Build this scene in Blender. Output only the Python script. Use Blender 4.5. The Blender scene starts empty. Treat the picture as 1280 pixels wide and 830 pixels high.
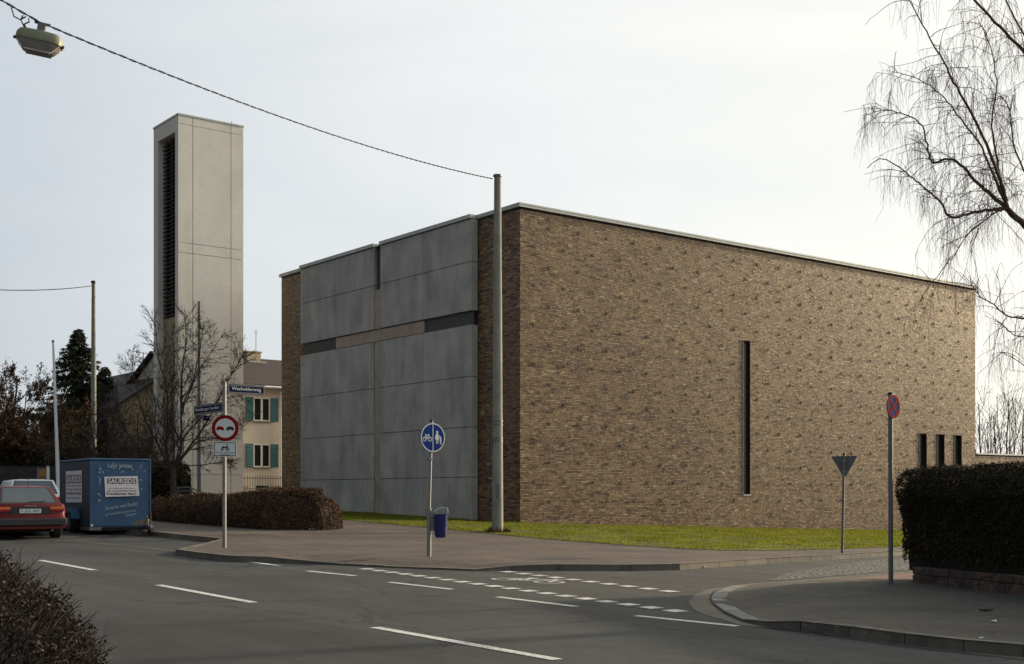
import bpy, bmesh, math, random
import numpy as np
from mathutils import Vector, Matrix
R = math.radians
random.seed(7); rng = np.random.default_rng(7)
sc = bpy.context.scene
col = sc.collection
# ------------------------------------------------------------------ camera model (level, shifted lens)
F, CX, HY, CH = 1554.0, 640.0, 618.0, 1.6
def sstep(a, b, t):
    t = min(1.0, max(0.0, (t-a)/(b-a))); return t*t*(3-2*t)
def gz(x, y):
    a = 0.08 + 0.09*sstep(8, 28, y) + 0.23*sstep(26, 47, y)
    g = 0.018 + 0.0216*sstep(28, 47, y)
    return a - g*40*math.tanh(x/40)
def W(px, py, D):
    return Vector(((px-CX)/F*D, D, CH+(HY-py)/F*D))
def P(px, py, h=0.0):
    D = 20.0
    for _ in range(60):
        x = (px-CX)/F*D
        D2 = (CH-gz(x, D)-h)*F/(py-HY)
        D = 0.6*D+0.4*D2
    x = (px-CX)/F*D
    return Vector((x, D, gz(x, D)+h))
# ------------------------------------------------------------------ scene graph helpers
def tag(o, label, cat, group=None, kind=None):
    if label: o['label'] = label
    if cat: o['category'] = cat
    if group: o['group'] = group
    if kind: o['kind'] = kind
    return o
def thing(name, label, cat, loc=(0, 0, 0), rotz=0.0, group=None):
    o = bpy.data.objects.new(name, None); col.objects.link(o)
    o.empty_display_size = 0.2
    o.location = loc; o.rotation_euler = (0, 0, rotz)
    return tag(o, label, cat, group)
def fastmesh(name, V, Fc, mats, parent=None, fattr=None, smooth=False, midx=None):
    V = np.asarray(V, dtype=np.float32).reshape(-1, 3)
    me = bpy.data.meshes.new(name)
    if isinstance(Fc, np.ndarray):
        k = Fc.shape[1]; nf = len(Fc)
        me.vertices.add(len(V)); me.vertices.foreach_set('co', V.ravel())
        me.loops.add(nf*k); me.loops.foreach_set('vertex_index', Fc.astype(np.int32).ravel())
        me.polygons.add(nf)
        me.polygons.foreach_set('loop_start', np.arange(0, nf*k, k, dtype=np.int32))
        me.polygons.foreach_set('loop_total', np.full(nf, k, dtype=np.int32))
    else:
        me.from_pydata([tuple(map(float, v)) for v in V], [], Fc)
    if not isinstance(mats, (list, tuple)): mats = [mats]
    for m in mats: me.materials.append(m)
    if midx is not None: me.polygons.foreach_set('material_index', np.asarray(midx, dtype=np.int32))
    if fattr is not None:
        a = me.attributes.new('tone', 'FLOAT', 'FACE'); a.data.foreach_set('value', np.asarray(fattr, dtype=np.float32))
    me.update(calc_edges=True)
    me.polygons.foreach_set('use_smooth', np.full(len(me.polygons), smooth, dtype=bool))
    o = bpy.data.objects.new(name, me); col.objects.link(o)
    if parent: o.parent = parent
    return o
class MB:
    def __init__(s): s.v = []; s.f = []; s.m = []; s.mi = 0
    def quadbox(s, o, a, b, c):
        """box from origin o with edge vectors a,b,c"""
        o, a, b, c = map(Vector, (o, a, b, c)); n = len(s.v)
        if a.cross(b).dot(c) < 0: a, b = b, a
        for w in (Vector(), c):
            s.v += [o+w, o+a+w, o+a+b+w, o+b+w]
        s.f += [(n, n+3, n+2, n+1), (n+4, n+5, n+6, n+7), (n, n+1, n+5, n+4), (n+1, n+2, n+6, n+5), (n+2, n+3, n+7, n+6), (n+3, n, n+4, n+7)]
        s.m += [s.mi]*6; return s
    def box(s, x0, x1, y0, y1, z0, z1):
        return s.quadbox((x0, y0, z0), (x1-x0, 0, 0), (0, y1-y0, 0), (0, 0, z1-z0))
    def bar(s, p, q, w, h=None):
        p, q = Vector(p), Vector(q); h = h or w; d = (q-p)
        u = d.cross(Vector((0, 0, 1)))
        if u.length < 1e-5: u = Vector((1, 0, 0))
        u.normalize(); v = u.cross(d).normalized()
        return s.quadbox(p-u*w/2-v*h/2, d, u*w, v*h)
    def tube(s, path, rad, n=6, cap=True):
        path = [Vector(p) for p in path]
        if not hasattr(rad, '__len__'): rad = [rad]*len(path)
        ref = None; b0 = len(s.v)
        for i, p in enumerate(path):
            d = (path[min(i+1, len(path)-1)]-path[max(i-1, 0)])
            if d.length < 1e-9: d = Vector((0, 0, 1))
            d.normalize()
            if ref is None:
                ref = Vector((1, 0, 0)) if abs(d.x) < .9 else Vector((0, 1, 0))
            u = (ref-d*ref.dot(d)).normalized(); ref = u; w = d.cross(u)
            for k in range(n):
                a = 2*math.pi*k/n
                s.v.append(p+(u*math.cos(a)+w*math.sin(a))*rad[i])
        for i in range(len(path)-1):
            for k in range(n):
                a = b0+i*n+k; b = b0+i*n+(k+1) % n
                s.f.append((a, b, b+n, a+n)); s.m.append(s.mi)
        if cap and n > 3:
            s.f.append(tuple(b0+k for k in reversed(range(n)))); s.m.append(s.mi)
            e = b0+(len(path)-1)*n
            s.f.append(tuple(e+k for k in range(n))); s.m.append(s.mi)
        return s
    def prism(s, pts, y0, y1):
        """2-D outline (x,z) extruded along y"""
        n = len(pts); b = len(s.v)
        for y in (y0, y1): s.v += [Vector((p[0], y, p[1])) for p in pts]
        s.f.append(tuple(b+k for k in range(n))); s.f.append(tuple(b+n+k for k in reversed(range(n))))
        for k in range(n):
            l = (k+1) % n; s.f.append((b+l, b+k, b+n+k, b+n+l))
        s.m += [s.mi]*(n+2); return s
    def disc(s, cx, cz, r, y0, y1, n=36, rx=None):
        rx = rx or r
        return s.prism([(cx+rx*math.cos(2*math.pi*k/n), cz+r*math.sin(2*math.pi*k/n)) for k in range(n)], y0, y1)
    def ring(s, cx, cz, r0, r1, y0, y1, n=36):
        b = len(s.v)
        for k in range(n):
            a = 2*math.pi*k/n; c, d = math.cos(a), math.sin(a)
            for r in (r0, r1):
                for y in (y0, y1): s.v.append(Vector((cx+r*c, y, cz+r*d)))
        for k in range(n):
            a = b+4*k; e = b+4*((k+1) % n)
            s.f += [(a, e, e+2, a+2), (a+1, a+3, e+3, e+1), (a+2, e+2, e+3, a+3), (a, a+1, e+1, e)]
            s.m += [s.mi]*4
        return s
    def strip(s, pts, w, y0, y1):
        for (a, b) in zip(pts[:-1], pts[1:]):
            a, b = Vector((a[0], 0, a[1])), Vector((b[0], 0, b[1])); d = (b-a).normalized()
            u = Vector((-d.z, 0, d.x))*w/2
            o = a-u-d*w*.2; o.y = y0
            s.quadbox(o, (b-a)+d*w*.4, u*2, (0, y1-y0, 0))
        return s
    def quad(s, a, b, c, d):
        n = len(s.v); s.v += [Vector(a), Vector(b), Vector(c), Vector(d)]; s.f.append((n, n+1, n+2, n+3)); s.m.append(s.mi); return s
    def build(s, name, mat, parent=None, smooth=False, bevel=0, seg=2, label=None):
        o = fastmesh(name, np.array([tuple(v) for v in s.v]), s.f, mat, parent, smooth=smooth, midx=s.m)
        me = o.data
        bm = bmesh.new(); bm.from_mesh(me); bmesh.ops.recalc_face_normals(bm, faces=bm.faces) if not isinstance(s, Flat) else None
        bm.to_mesh(me); bm.free()
        if smooth:
            try: me.set_sharp_from_angle(angle=R(40))
            except Exception: pass
        if bevel:
            m = o.modifiers.new('b', 'BEVEL'); m.width = bevel; m.segments = seg; m.limit_method = 'ANGLE'; m.harden_normals = False
        if label: o['label'] = label
        return o
class Flat(MB): pass
# ------------------------------------------------------------------ materials
def nt(name):
    m = bpy.data.materials.new(name); m.use_nodes = True
    t = m.node_tree; b = t.nodes['Principled BSDF']; return m, t, b
def node(t, kind, **kw):
    n = t.nodes.new(kind)
    for k, v in kw.items():
        if k in n.inputs: n.inputs[k].default_value = v
        else: setattr(n, k, v)
    return n
def ramp(t, fac, stops):
    r = t.nodes.new('ShaderNodeValToRGB'); e = r.color_ramp.elements
    while len(e) < len(stops): e.new(0.5)
    for i, (p, c) in enumerate(stops):
        e[i].position = p; e[i].color = (*c, 1) if len(c) == 3 else c
    t.links.new(fac, r.inputs[0]); return r.outputs[0]
def coords(t, scale=(1, 1, 1), world=False):
    mp = t.nodes.new('ShaderNodeMapping'); mp.inputs['Scale'].default_value = scale
    if world:
        g = t.nodes.new('ShaderNodeNewGeometry'); t.links.new(g.outputs['Position'], mp.inputs[0])
    else:
        g = t.nodes.new('ShaderNodeTexCoord'); t.links.new(g.outputs['Object'], mp.inputs[0])
    return mp.outputs[0]
def noise(t, vec, s, det=4, rough=.6, dist=0):
    n = node(t, 'ShaderNodeTexNoise', Scale=s, Detail=det, Roughness=rough, Distortion=dist); t.links.new(vec, n.inputs['Vector']); return n.outputs['Fac']
def mixc(t, fac, a, b, mode='MIX'):
    m = t.nodes.new('ShaderNodeMix'); m.data_type = 'RGBA'; m.blend_type = mode
    for i, v in ((0, fac), (6, a), (7, b)):
        if isinstance(v, (int, float)): m.inputs[i].default_value = v
        elif isinstance(v, tuple): m.inputs[i].default_value = (*v, 1)
        else: t.links.new(v, m.inputs[i])
    return m.outputs[2]
def bump(t, b, h, strength=.3, dist=.01):
    n = node(t, 'ShaderNodeBump', Strength=strength, Distance=dist); t.links.new(h, n.inputs['Height']); t.links.new(n.outputs[0], b.inputs['Normal'])
def simple(name, c, rough=.6, metal=0, var=.15, s=6, coat=0, spec=.5, bmp=0, stretch=(1, 1, 1)):
    m, t, b = nt(name)
    b.inputs['Roughness'].default_value = rough; b.inputs['Metallic'].default_value = metal
    b.inputs['Specular IOR Level'].default_value = spec
    if coat: b.inputs['Coat Weight'].default_value = coat; b.inputs['Coat Roughness'].default_value = .08
    v = coords(t, stretch); f = noise(t, v, s, 5)
    lo = tuple(x*(1-var) for x in c); hi = tuple(min(1, x*(1+var)) for x in c)
    t.links.new(ramp(t, f, [(.3, lo), (.7, hi)]), b.inputs['Base Color'])
    if bmp: bump(t, b, noise(t, v, s*6, 3), bmp, .01)
    return m
def island(name, stops, rough=.8, attr=None, trans=0, noise_s=0, spec=.3):
    """colour per loose piece (leaf, twig, brick)"""
    m, t, b = nt(name); b.inputs['Roughness'].default_value = rough; b.inputs['Specular IOR Level'].default_value = spec
    if attr:
        a = node(t, 'ShaderNodeAttribute', attribute_name=attr); f = a.outputs['Fac']
    else:
        g = t.nodes.new('ShaderNodeNewGeometry'); f = g.outputs['Random Per Island']
    c = ramp(t, f, stops)
    if noise_s:
        n = noise(t, coords(t), noise_s, 3); c = mixc(t, 1.0, c, ramp(t, n, [(.3, (.6, .6, .6)), (.7, (1.25, 1.2, 1.15))]), 'MULTIPLY')
    t.links.new(c, b.inputs['Base Color'])
    if trans:
        tr = node(t, 'ShaderNodeBsdfTranslucent'); t.links.new(c, tr.inputs[0])
        mx = node(t, 'ShaderNodeMixShader'); mx.inputs[0].default_value = trans
        t.links.new(b.outputs[0], mx.inputs[1]); t.links.new(tr.outputs[0], mx.inputs[2]); t.links.new(mx.outputs[0], t.nodes['Material Output'].inputs[0])
    return m
def concrete(name, c, streak=.35, s=1.0, rough=.85, big=1.0):
    m, t, b = nt(name); b.inputs['Roughness'].default_value = rough; b.inputs['Specular IOR Level'].default_value = .3
    v = coords(t)
    n1 = noise(t, coords(t, (1, 1, .22)), 2.0*s, 6, .6); n2 = noise(t, v, .8*s, 4); n3 = noise(t, v, 25*s, 4, .7)
    c1 = ramp(t, n1, [(.3, tuple(x*(1-streak) for x in c)), (.55, c), (.8, tuple(x*(1+streak*.5) for x in c))])
    c2 = mixc(t, 1, c1, ramp(t, n2, [(.3, (1-.22*big, 1-.22*big, 1-.2*big)), (.7, (1+.13*big, 1+.12*big, 1+.09*big))]), 'MULTIPLY')
    c3 = mixc(t, 1, c2, ramp(t, n3, [(.3, (.88, .88, .88)), (.7, (1.1, 1.1, 1.1))]), 'MULTIPLY')
    t.links.new(c3, b.inputs['Base Color']); bump(t, b, n3, .25, .006); return m

def asphalt(name, c, patch=True):
    m, t, b = nt(name); b.inputs['Roughness'].default_value = .9; b.inputs['Specular IOR Level'].default_value = .25
    v = coords(t)
    fine = noise(t, v, 55, 3, .8); mid = noise(t, v, 5, 5, .65); big = noise(t, v, .35, 4, .55)
    g_ = t.nodes.new('ShaderNodeTexCoord'); mp_ = t.nodes.new('ShaderNodeMapping'); mp_.vector_type = 'TEXTURE'; mp_.inputs['Rotation'].default_value = (0, 0, R(37.8)); mp_.inputs['Scale'].default_value = (1, 7, 1)
    t.links.new(g_.outputs['Object'], mp_.inputs[0]); wear = noise(t, mp_.outputs[0], 1.1, 4, .6)
    cc = ramp(t, fine, [(.3, tuple(x*.55 for x in c)), (.5, c), (.72, tuple(x*1.7 for x in c))])
    cc = mixc(t, 1, cc, ramp(t, mid, [(.25, (.8, .8, .8)), (.75, (1.15, 1.14, 1.12))]), 'MULTIPLY')
    cc = mixc(t, 1, cc, ramp(t, big, [(.35, (.78, .79, .8)), (.65, (1.18, 1.16, 1.12))]), 'MULTIPLY')
    cc = mixc(t, 1, cc, ramp(t, wear, [(.35, (.80, .80, .80)), (.7, (1.2, 1.18, 1.16))]), 'MULTIPLY')
    if patch:   # cracks and tar seams
        vo = node(t, 'ShaderNodeTexVoronoi', feature='DISTANCE_TO_EDGE', Scale=.22)
        nd = noise(t, v, 1.2, 4)
        ad = t.nodes.new('ShaderNodeVectorMath'); ad.operation = 'MULTIPLY_ADD'; ad.inputs[1].default_value = (1.2, 1.2, 0)
        cmb = t.nodes.new('ShaderNodeCombineXYZ'); t.links.new(nd, cmb.inputs[0]); t.links.new(nd, cmb.inputs[1])
        t.links.new(cmb.outputs[0], ad.inputs[0]); t.links.new(v, ad.inputs[2]); t.links.new(ad.outputs[0], vo.inputs['Vector'])
        cc = mixc(t, ramp(t, vo.outputs['Distance'], [(0, (.8, .8, .8)), (.010, (0, 0, 0))]), cc, (.018, .018, .018))
    t.links.new(cc, b.inputs['Base Color']); bump(t, b, fine, .5, .006); return m
def pavers(name, c1, c2, mortar, bw=.2, bh=.1, rot=0.0):
    m, t, b = nt(name); b.inputs['Roughness'].default_value = .88; b.inputs['Specular IOR Level'].default_value = .25
    g = t.nodes.new('ShaderNodeTexCoord'); mp = t.nodes.new('ShaderNodeMapping'); mp.inputs['Rotation'].default_value = (0, 0, rot)
    t.links.new(g.outputs['Object'], mp.inputs[0])
    br = node(t, 'ShaderNodeTexBrick', Scale=1.0); br.inputs['Color1'].default_value = (*c1, 1); br.inputs['Color2'].default_value = (*c2, 1); br.inputs['Mortar'].default_value = (*mortar, 1)
    br.inputs['Brick Width'].default_value = bw; br.inputs['Row Height'].default_value = bh; br.inputs['Mortar Size'].default_value = .006
    t.links.new(mp.outputs[0], br.inputs['Vector'])
    v = mp.outputs[0]
    c = mixc(t, 1, br.outputs[0], ramp(t, noise(t, v, .6, 5, .6), [(.3, (.62, .65, .66)), (.7, (1.25, 1.18, 1.12))]), 'MULTIPLY')
    c = mixc(t, 1, c, ramp(t, noise(t, v, 7, 5, .7), [(.3, (.75, .75, .75)), (.7, (1.2, 1.2, 1.2))]), 'MULTIPLY')
    t.links.new(c, b.inputs['Base Color']); bump(t, b, br.outputs[1], -.4, .006) if False else bump(t, b, noise(t, v, 40, 3), .4, .006)
    return m
M = {}
M['brick'] = island('brick_faces', [(0, (.012, .008, .008)), (.15, (.045, .023, .020)), (.35, (.130, .065, .043)), (.52, (.205, .122, .070)), (.75, (.275, .190, .098)), (1, (.44, .35, .21))], .43, attr='tone', spec=.7)
M['brick'].node_tree.nodes['Principled BSDF'].inputs['Specular Tint'].default_value = (1, .85, .64, 1)
M['mortar'] = simple('mortar', (.030, .021, .016), .95, var=.2, s=8)
M['brick_plain'] = pavers('brick_plain', (.2, .13, .08), (.1, .06, .045), (.08, .07, .06), .25, .0625)
M['concrete'] = concrete('dark_fair_faced_concrete', (.48, .47, .44), .22)
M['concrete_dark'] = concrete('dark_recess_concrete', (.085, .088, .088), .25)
M['tower'] = concrete('pale_tower_concrete', (.74, .72, .65), .05, .7, big=.4)
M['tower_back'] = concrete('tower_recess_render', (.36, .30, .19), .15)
M['copper'] = simple('brown_copper_sheet', (.40, .31, .235), .5, 0, .2, 2)
M['darksheet'] = simple('dark_sheet', (.05, .046, .044), .5, 0, .2, 2)
M['coping'] = simple('coping_zinc', (.48, .5, .46), .45, .2, .1, 3)
M['louvre'] = simple('louvre_brown', (.055, .036, .03), .6)
M['black'] = simple('black_gap', (.012, .012, .012), .8)
M['glassdark'] = simple('dark_glass', (.02, .022, .02), .12, 0, .3, 1.5, spec=.6)
M['slotglass'] = simple('slot_window_glass', (.022, .02, .016), .25, 0, .3, 3, spec=.4)
M['bronze'] = simple('window_bronze', (.035, .028, .022), .5)
M['asphalt'] = asphalt('asphalt', (.046, .0505, .0535))
M['asphalt_patch'] = asphalt('asphalt_patch', (.042, .0435, .044), False)
M['pave'] = pavers('reddish_pavers', (.125, .102, .090), (.092, .080, .072), (.08, .07, .06), rot=R(37.8))
M['pave_right'] = pavers('grey_slabs', (.088, .084, .074), (.074, .071, .063), (.055, .054, .048), .2, .1, R(37.8))
M['pink'] = pavers('pink_pavers', (.26, .15, .13), (.2, .12, .1), (.1, .08, .07), rot=R(37.8))
M['kerb'] = concrete('kerb_stone', (.15, .14, .12), .3, 2)
M['kerb_light'] = concrete('kerb_light', (.20, .20, .19), .25, 2)
M['gutter'] = concrete('gutter_concrete', (.12, .112, .092), .25, 2)
M['soil'] = simple('soil', (.06, .05, .035), .95, var=.4, s=3, bmp=.4)
M['lawn'] = simple('lawn_soil', (.05, .06, .015), .95, var=.4, s=3, bmp=.4)
M['grass'] = island('grass_blades', [(0, (.07, .095, .006)), (.45, (.15, .185, .008)), (.85, (.24, .265, .018)), (1, (.33, .30, .07))], .6, trans=.5, noise_s=1.1)
def paintmat():
    m, t, b = nt('road_paint'); b.inputs['Roughness'].default_value = .7
    f = noise(t, coords(t), 22, 4, .75); g2 = noise(t, coords(t), 1.6, 3)
    ad = t.nodes.new('ShaderNodeMath'); ad.operation = 'ADD'; t.links.new(f, ad.inputs[0])
    mu = t.nodes.new('ShaderNodeMath'); mu.operation = 'MULTIPLY'; mu.inputs[1].default_value = .35; t.links.new(g2, mu.inputs[0]); t.links.new(mu.outputs[0], ad.inputs[1])
    t.links.new(ramp(t, ad.outputs[0], [(.50, (.10, .10, .098)), (.60, (.42, .43, .42)), (.72, (.58, .59, .57)), (.9, (.64, .65, .63))]), b.inputs['Base Color']); return m
M['paint'] = paintmat()
M['bark'] = simple('bark_dark', (.050, .038, .028), .9, var=.35, s=12, bmp=.6)
M['twig'] = simple('twig_dark', (.045, .032, .024), .9, var=.3, s=3)
M['birch'] = simple('birch_twig', (.10, .058, .042), .8, var=.3, s=3)
M['needles'] = island('spruce_needles', [(0, (.012, .022, .012)), (.6, (.026, .042, .02)), (1, (.05, .065, .03))], .8, noise_s=.8)
M['brownleaf'] = island('brown_leaves', [(0, (.05, .025, .012)), (.6, (.11, .055, .024)), (1, (.18, .10, .045))], .8, noise_s=.8)
M['hedge_dark'] = island('dark_hedge_leaves', [(0, (.016, .013, .007)), (.6, (.042, .036, .018)), (1, (.10, .085, .035))], .85, noise_s=1.5)
M['hedge_brown'] = island('brown_hedge_leaves', [(0, (.035, .018, .010)), (.6, (.10, .052, .028)), (1, (.19, .12, .06))], .85, noise_s=1.3)
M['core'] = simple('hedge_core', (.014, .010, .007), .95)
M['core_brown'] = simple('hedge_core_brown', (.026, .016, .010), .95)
M['steel'] = simple('galvanised_steel', (.24, .245, .24), .5, .3, .12, 8)
M['steel_dark'] = simple('weathered_steel', (.16, .165, .165), .55, .4, .15, 8)
M['mastc'] = concrete('mast_concrete', (.30, .30, .26), .22, 2)
M['white'] = simple('white_paint', (.74, .75, .74), .45, var=.06)
M['signwhite'] = simple('sign_white', (.62, .66, .66), .45, var=.05)
M['wire'] = simple('wire_black', (.012, .012, .012), .95, spec=.08)
M['red'] = simple('sign_red', (.22, .008, .014), .8, var=.08, spec=.06)
M['blue'] = simple('sign_blue', (.010, .040, .20), .8, var=.08, spec=.06)
M['navy'] = simple('sign_navy', (.010, .014, .05), .8, var=.08, spec=.06)
M['ink'] = simple('sign_black', (.012, .012, .014), .5)
M['binblue'] = simple('bin_blue', (.014, .02, .13), .4, var=.1)
M['bingrey'] = simple('bin_grey', (.24, .25, .26), .45)
M['cream'] = simple('cream_render', (.62, .57, .49), .9, var=.06, s=1.5, bmp=.15)
M['cream_dark'] = simple('ochre_render', (.46, .38, .25), .9, var=.08, s=1.5)
M['house_dark'] = simple('grey_brown_render', (.10, .085, .06), .9, var=.1, s=1.5)
M['teal'] = simple('teal_shutter', (.045, .15, .165), .55, var=.1)
M['lampgreen'] = simple('lamp_olive', (.20, .215, .135), .5, 0, .12, 4)
M['lampwhite'] = simple('lamp_bowl_rim', (.60, .55, .50), .4)
M['orange'] = simple('orange_lens', (.7, .16, .015), .25, var=.2)
M['redlens'] = simple('red_lens', (.30, .008, .01), .25, var=.2)
M['carred'] = simple('car_red', (.10, .004, .006), .42, 0, .06, 2, spec=.3)
M['carwhite'] = simple('car_silver', (.52, .58, .62), .35, .1, .05, 2, coat=.5)
M['carglass'] = simple('car_glass', (.05, .07, .08), .08, 0, .2, 1, spec=.7)
M['rubber'] = simple('rubber', (.016, .016, .016), .8)
M['trim'] = simple('black_trim', (.022, .023, .025), .6)
M['trailer'] = simple('trailer_blue', (.020, .075, .165), .55, 0, .22, 1.6)
M['trailer_side'] = simple('dark_grey_blue', (.018, .032, .055), .7, 0, .35, 2.2)  # darker, greyer blue for the thin sheet over the box's left side
M['poster'] = simple('poster_paper', (.66, .64, .66), .8, var=.05)
M['stone'] = None
def rooftile(name, c):
    m, t, b = nt(name); b.inputs['Roughness'].default_value = .8
    v = coords(t)
    w = node(t, 'ShaderNodeTexWave', wave_type='BANDS', bands_direction='X', Scale=1.6); t.links.new(v, w.inputs[0])
    w2 = node(t, 'ShaderNodeTexWave', wave_type='BANDS', bands_direction='Z', Scale=2.2, wave_profile='SAW'); t.links.new(v, w2.inputs[0])
    n = noise(t, v, 2.5, 5, .7)
    cc = ramp(t, n, [(.3, tuple(x*.6 for x in c)), (.7, tuple(x*1.4 for x in c))])
    cc = mixc(t, .5, cc, ramp(t, w.outputs['Fac'], [(0, (.5, .5, .5)), (.5, (1.1, 1.1, 1.1))]), 'MULTIPLY')
    cc = mixc(t, .5, cc, ramp(t, w2.outputs['Fac'], [(0, (.5, .5, .5)), (.3, (1.1, 1.1, 1.1))]), 'MULTIPLY')
    t.links.new(cc, b.inputs['Base Color']); bump(t, b, w.outputs['Fac'], .6, .03); return m
M['roof'] = rooftile('brown_roof_tiles', (.040, .030, .026))
def stonework():
    m, t, b = nt('sandstone_blocks'); b.inputs['Roughness'].default_value = .9
    v = coords(t, (1, 1, 1))
    vo = node(t, 'ShaderNodeTexVoronoi', feature='DISTANCE_TO_EDGE', Scale=3.2); t.links.new(v, vo.inputs['Vector'])
    vc = node(t, 'ShaderNodeTexVoronoi', feature='F1', Scale=3.2); t.links.new(v, vc.inputs['Vector'])
    bw = t.nodes.new('ShaderNodeSeparateColor'); t.links.new(vc.outputs['Color'], bw.inputs[0])
    cc = ramp(t, bw.outputs[0], [(0, (.055, .042, .036)), (.5, (.11, .065, .052)), (1, (.10, .085, .07))])
    cc = mixc(t, 1, cc, ramp(t, noise(t, v, 12, 5, .7), [(.3, (.6, .6, .6)), (.7, (1.3, 1.3, 1.3))]), 'MULTIPLY')
    cc = mixc(t, ramp(t, vo.outputs['Distance'], [(0, (1, 1, 1)), (.05, (0, 0, 0))]), cc, (.03, .027, .023))
    t.links.new(cc, b.inputs['Base Color']); bump(t, b, vo.outputs['Distance'], .8, .03); return m
M['stone'] = stonework()
def setts():
    m, t, b = nt('cobble_setts'); b.inputs['Roughness'].default_value = .75
    v = coords(t)
    vo = node(t, 'ShaderNodeTexVoronoi', feature='DISTANCE_TO_EDGE', Scale=7, Randomness=.6); t.links.new(v, vo.inputs['Vector'])
    vc = node(t, 'ShaderNodeTexVoronoi', feature='F1', Scale=7, Randomness=.6); t.links.new(v, vc.inputs['Vector'])
    bw = t.nodes.new('ShaderNodeSeparateColor'); t.links.new(vc.outputs['Color'], bw.inputs[0])
    cc = ramp(t, bw.outputs[0], [(0, (.05, .05, .048)), (1, (.12, .118, .11))])
    cc = mixc(t, ramp(t, vo.outputs['Distance'], [(0, (1, 1, 1)), (.12, (0, 0, 0))]), cc, (.035, .033, .03))
    t.links.new(cc, b.inputs['Base Color']); bump(t, b, vo.outputs['Distance'], 1, .06); return m
M['setts'] = setts()
def glassmat():
    m, t, b = nt('lamp_bowl_glass'); b.inputs['Base Color'].default_value = (.42, .40, .38, 1); b.inputs['Roughness'].default_value = .35; b.inputs['Transmission Weight'].default_value = .45; return m
M['bowl'] = glassmat()
# ------------------------------------------------------------------ text
def text(name, s, x0, x1, zc, h, y, mat, parent, rotz=0.0, depth=.002, bold=0.0, shear=0.0):
    """flat lettering in the parent's x-z plane, front towards -y, fitted into x0..x1 and height h"""
    cu = bpy.data.curves.new('t', 'FONT'); cu.body = s; cu.size = 1; cu.extrude = .01; cu.resolution_u = 2; cu.offset = bold; cu.shear = shear
    ob = bpy.data.objects.new('t', cu); col.objects.link(ob)
    dg = bpy.context.evaluated_depsgraph_get(); me = bpy.data.meshes.new_from_object(ob.evaluated_get(dg)); bpy.data.objects.remove(ob)
    n = len(me.vertices); co = np.empty(n*3, dtype=np.float32); me.vertices.foreach_get('co', co); co = co.reshape(-1, 3)
    mn, mx = co.min(0), co.max(0); sx = (x1-x0)/(mx[0]-mn[0]); sz = h/(mx[1]-mn[1])
    out = np.empty_like(co); out[:, 0] = x0+(co[:, 0]-mn[0])*sx; out[:, 2] = zc-h/2+(co[:, 1]-mn[1])*sz
    out[:, 1] = y-(co[:, 2]-mn[2])/(mx[2]-mn[2])*depth
    if rotz:
        cxm = (x0+x1)/2; a = rotz; X = out[:, 0]-cxm; Z = out[:, 2]-zc
        out[:, 0] = cxm+X*math.cos(a)-Z*math.sin(a); out[:, 2] = zc+X*math.sin(a)+Z*math.cos(a)
    me.vertices.foreach_set('co', out.ravel()); me.materials.clear(); me.materials.append(mat); me.update()
    o = bpy.data.objects.new(name, me); col.objects.link(o); o.parent = parent; return o
# ------------------------------------------------------------------ ground sheets
def drape(name, pts, hfn, mat, step=1.0, parent=None, kind='structure'):
    bm = bmesh.new(); vs = [bm.verts.new((p[0], p[1], 0)) for p in pts]; f = bm.faces.new(vs)
    bmesh.ops.triangulate(bm, faces=[f])
    xs = [p[0] for p in pts]; ys = [p[1] for p in pts]
    for ax, (lo, hi) in ((0, (min(xs), max(xs))), (1, (min(ys), max(ys)))):
        st = step
        v = lo+st
        while v < hi:
            co = [0, 0, 0]; co[ax] = v; no = [0, 0, 0]; no[ax] = 1
            bmesh.ops.bisect_plane(bm, geom=bm.verts[:]+bm.edges[:]+bm.faces[:], plane_co=co, plane_no=no); v += st
    bmesh.ops.recalc_face_normals(bm, faces=bm.faces)
    for v in bm.verts: v.co.z = gz(v.co.x, v.co.y)+(hfn(v.co.x, v.co.y) if callable(hfn) else hfn)
    for f in bm.faces:
        if f.normal.z < 0: f.normal_flip()
    me = bpy.data.meshes.new(name); bm.to_mesh(me); bm.free(); me.materials.append(mat)
    o = bpy.data.objects.new(name, me); col.objects.link(o)
    if parent: o.parent = parent
    if kind: o['kind'] = kind
    return o
# ================================================================== THE GROUND
U = Vector((.7899, .6132, 0)); V_ = Vector((-.6132, .7899, 0)); ROT = math.atan2(.6132, .7899)
# big ground
n = 61; xs = np.linspace(-300, 300, n); VV = []; 
for j in range(n):
    for i in range(n):
        x, y = xs[i], xs[j]+200; VV.append((x, y, gz(x, y)-.09))
FF = np.array([(j*n+i, j*n+i+1, (j+1)*n+i+1, (j+1)*n+i) for j in range(n-1) for i in range(n-1)])
tag(fastmesh('ground', VV, FF, M['soil']), None, None, kind='structure')
drape('road', [(-60, -6), (60, -6), (60, 75), (10, 60), (-60, 75)], 0.0, M['asphalt'], 1.5)
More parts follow.
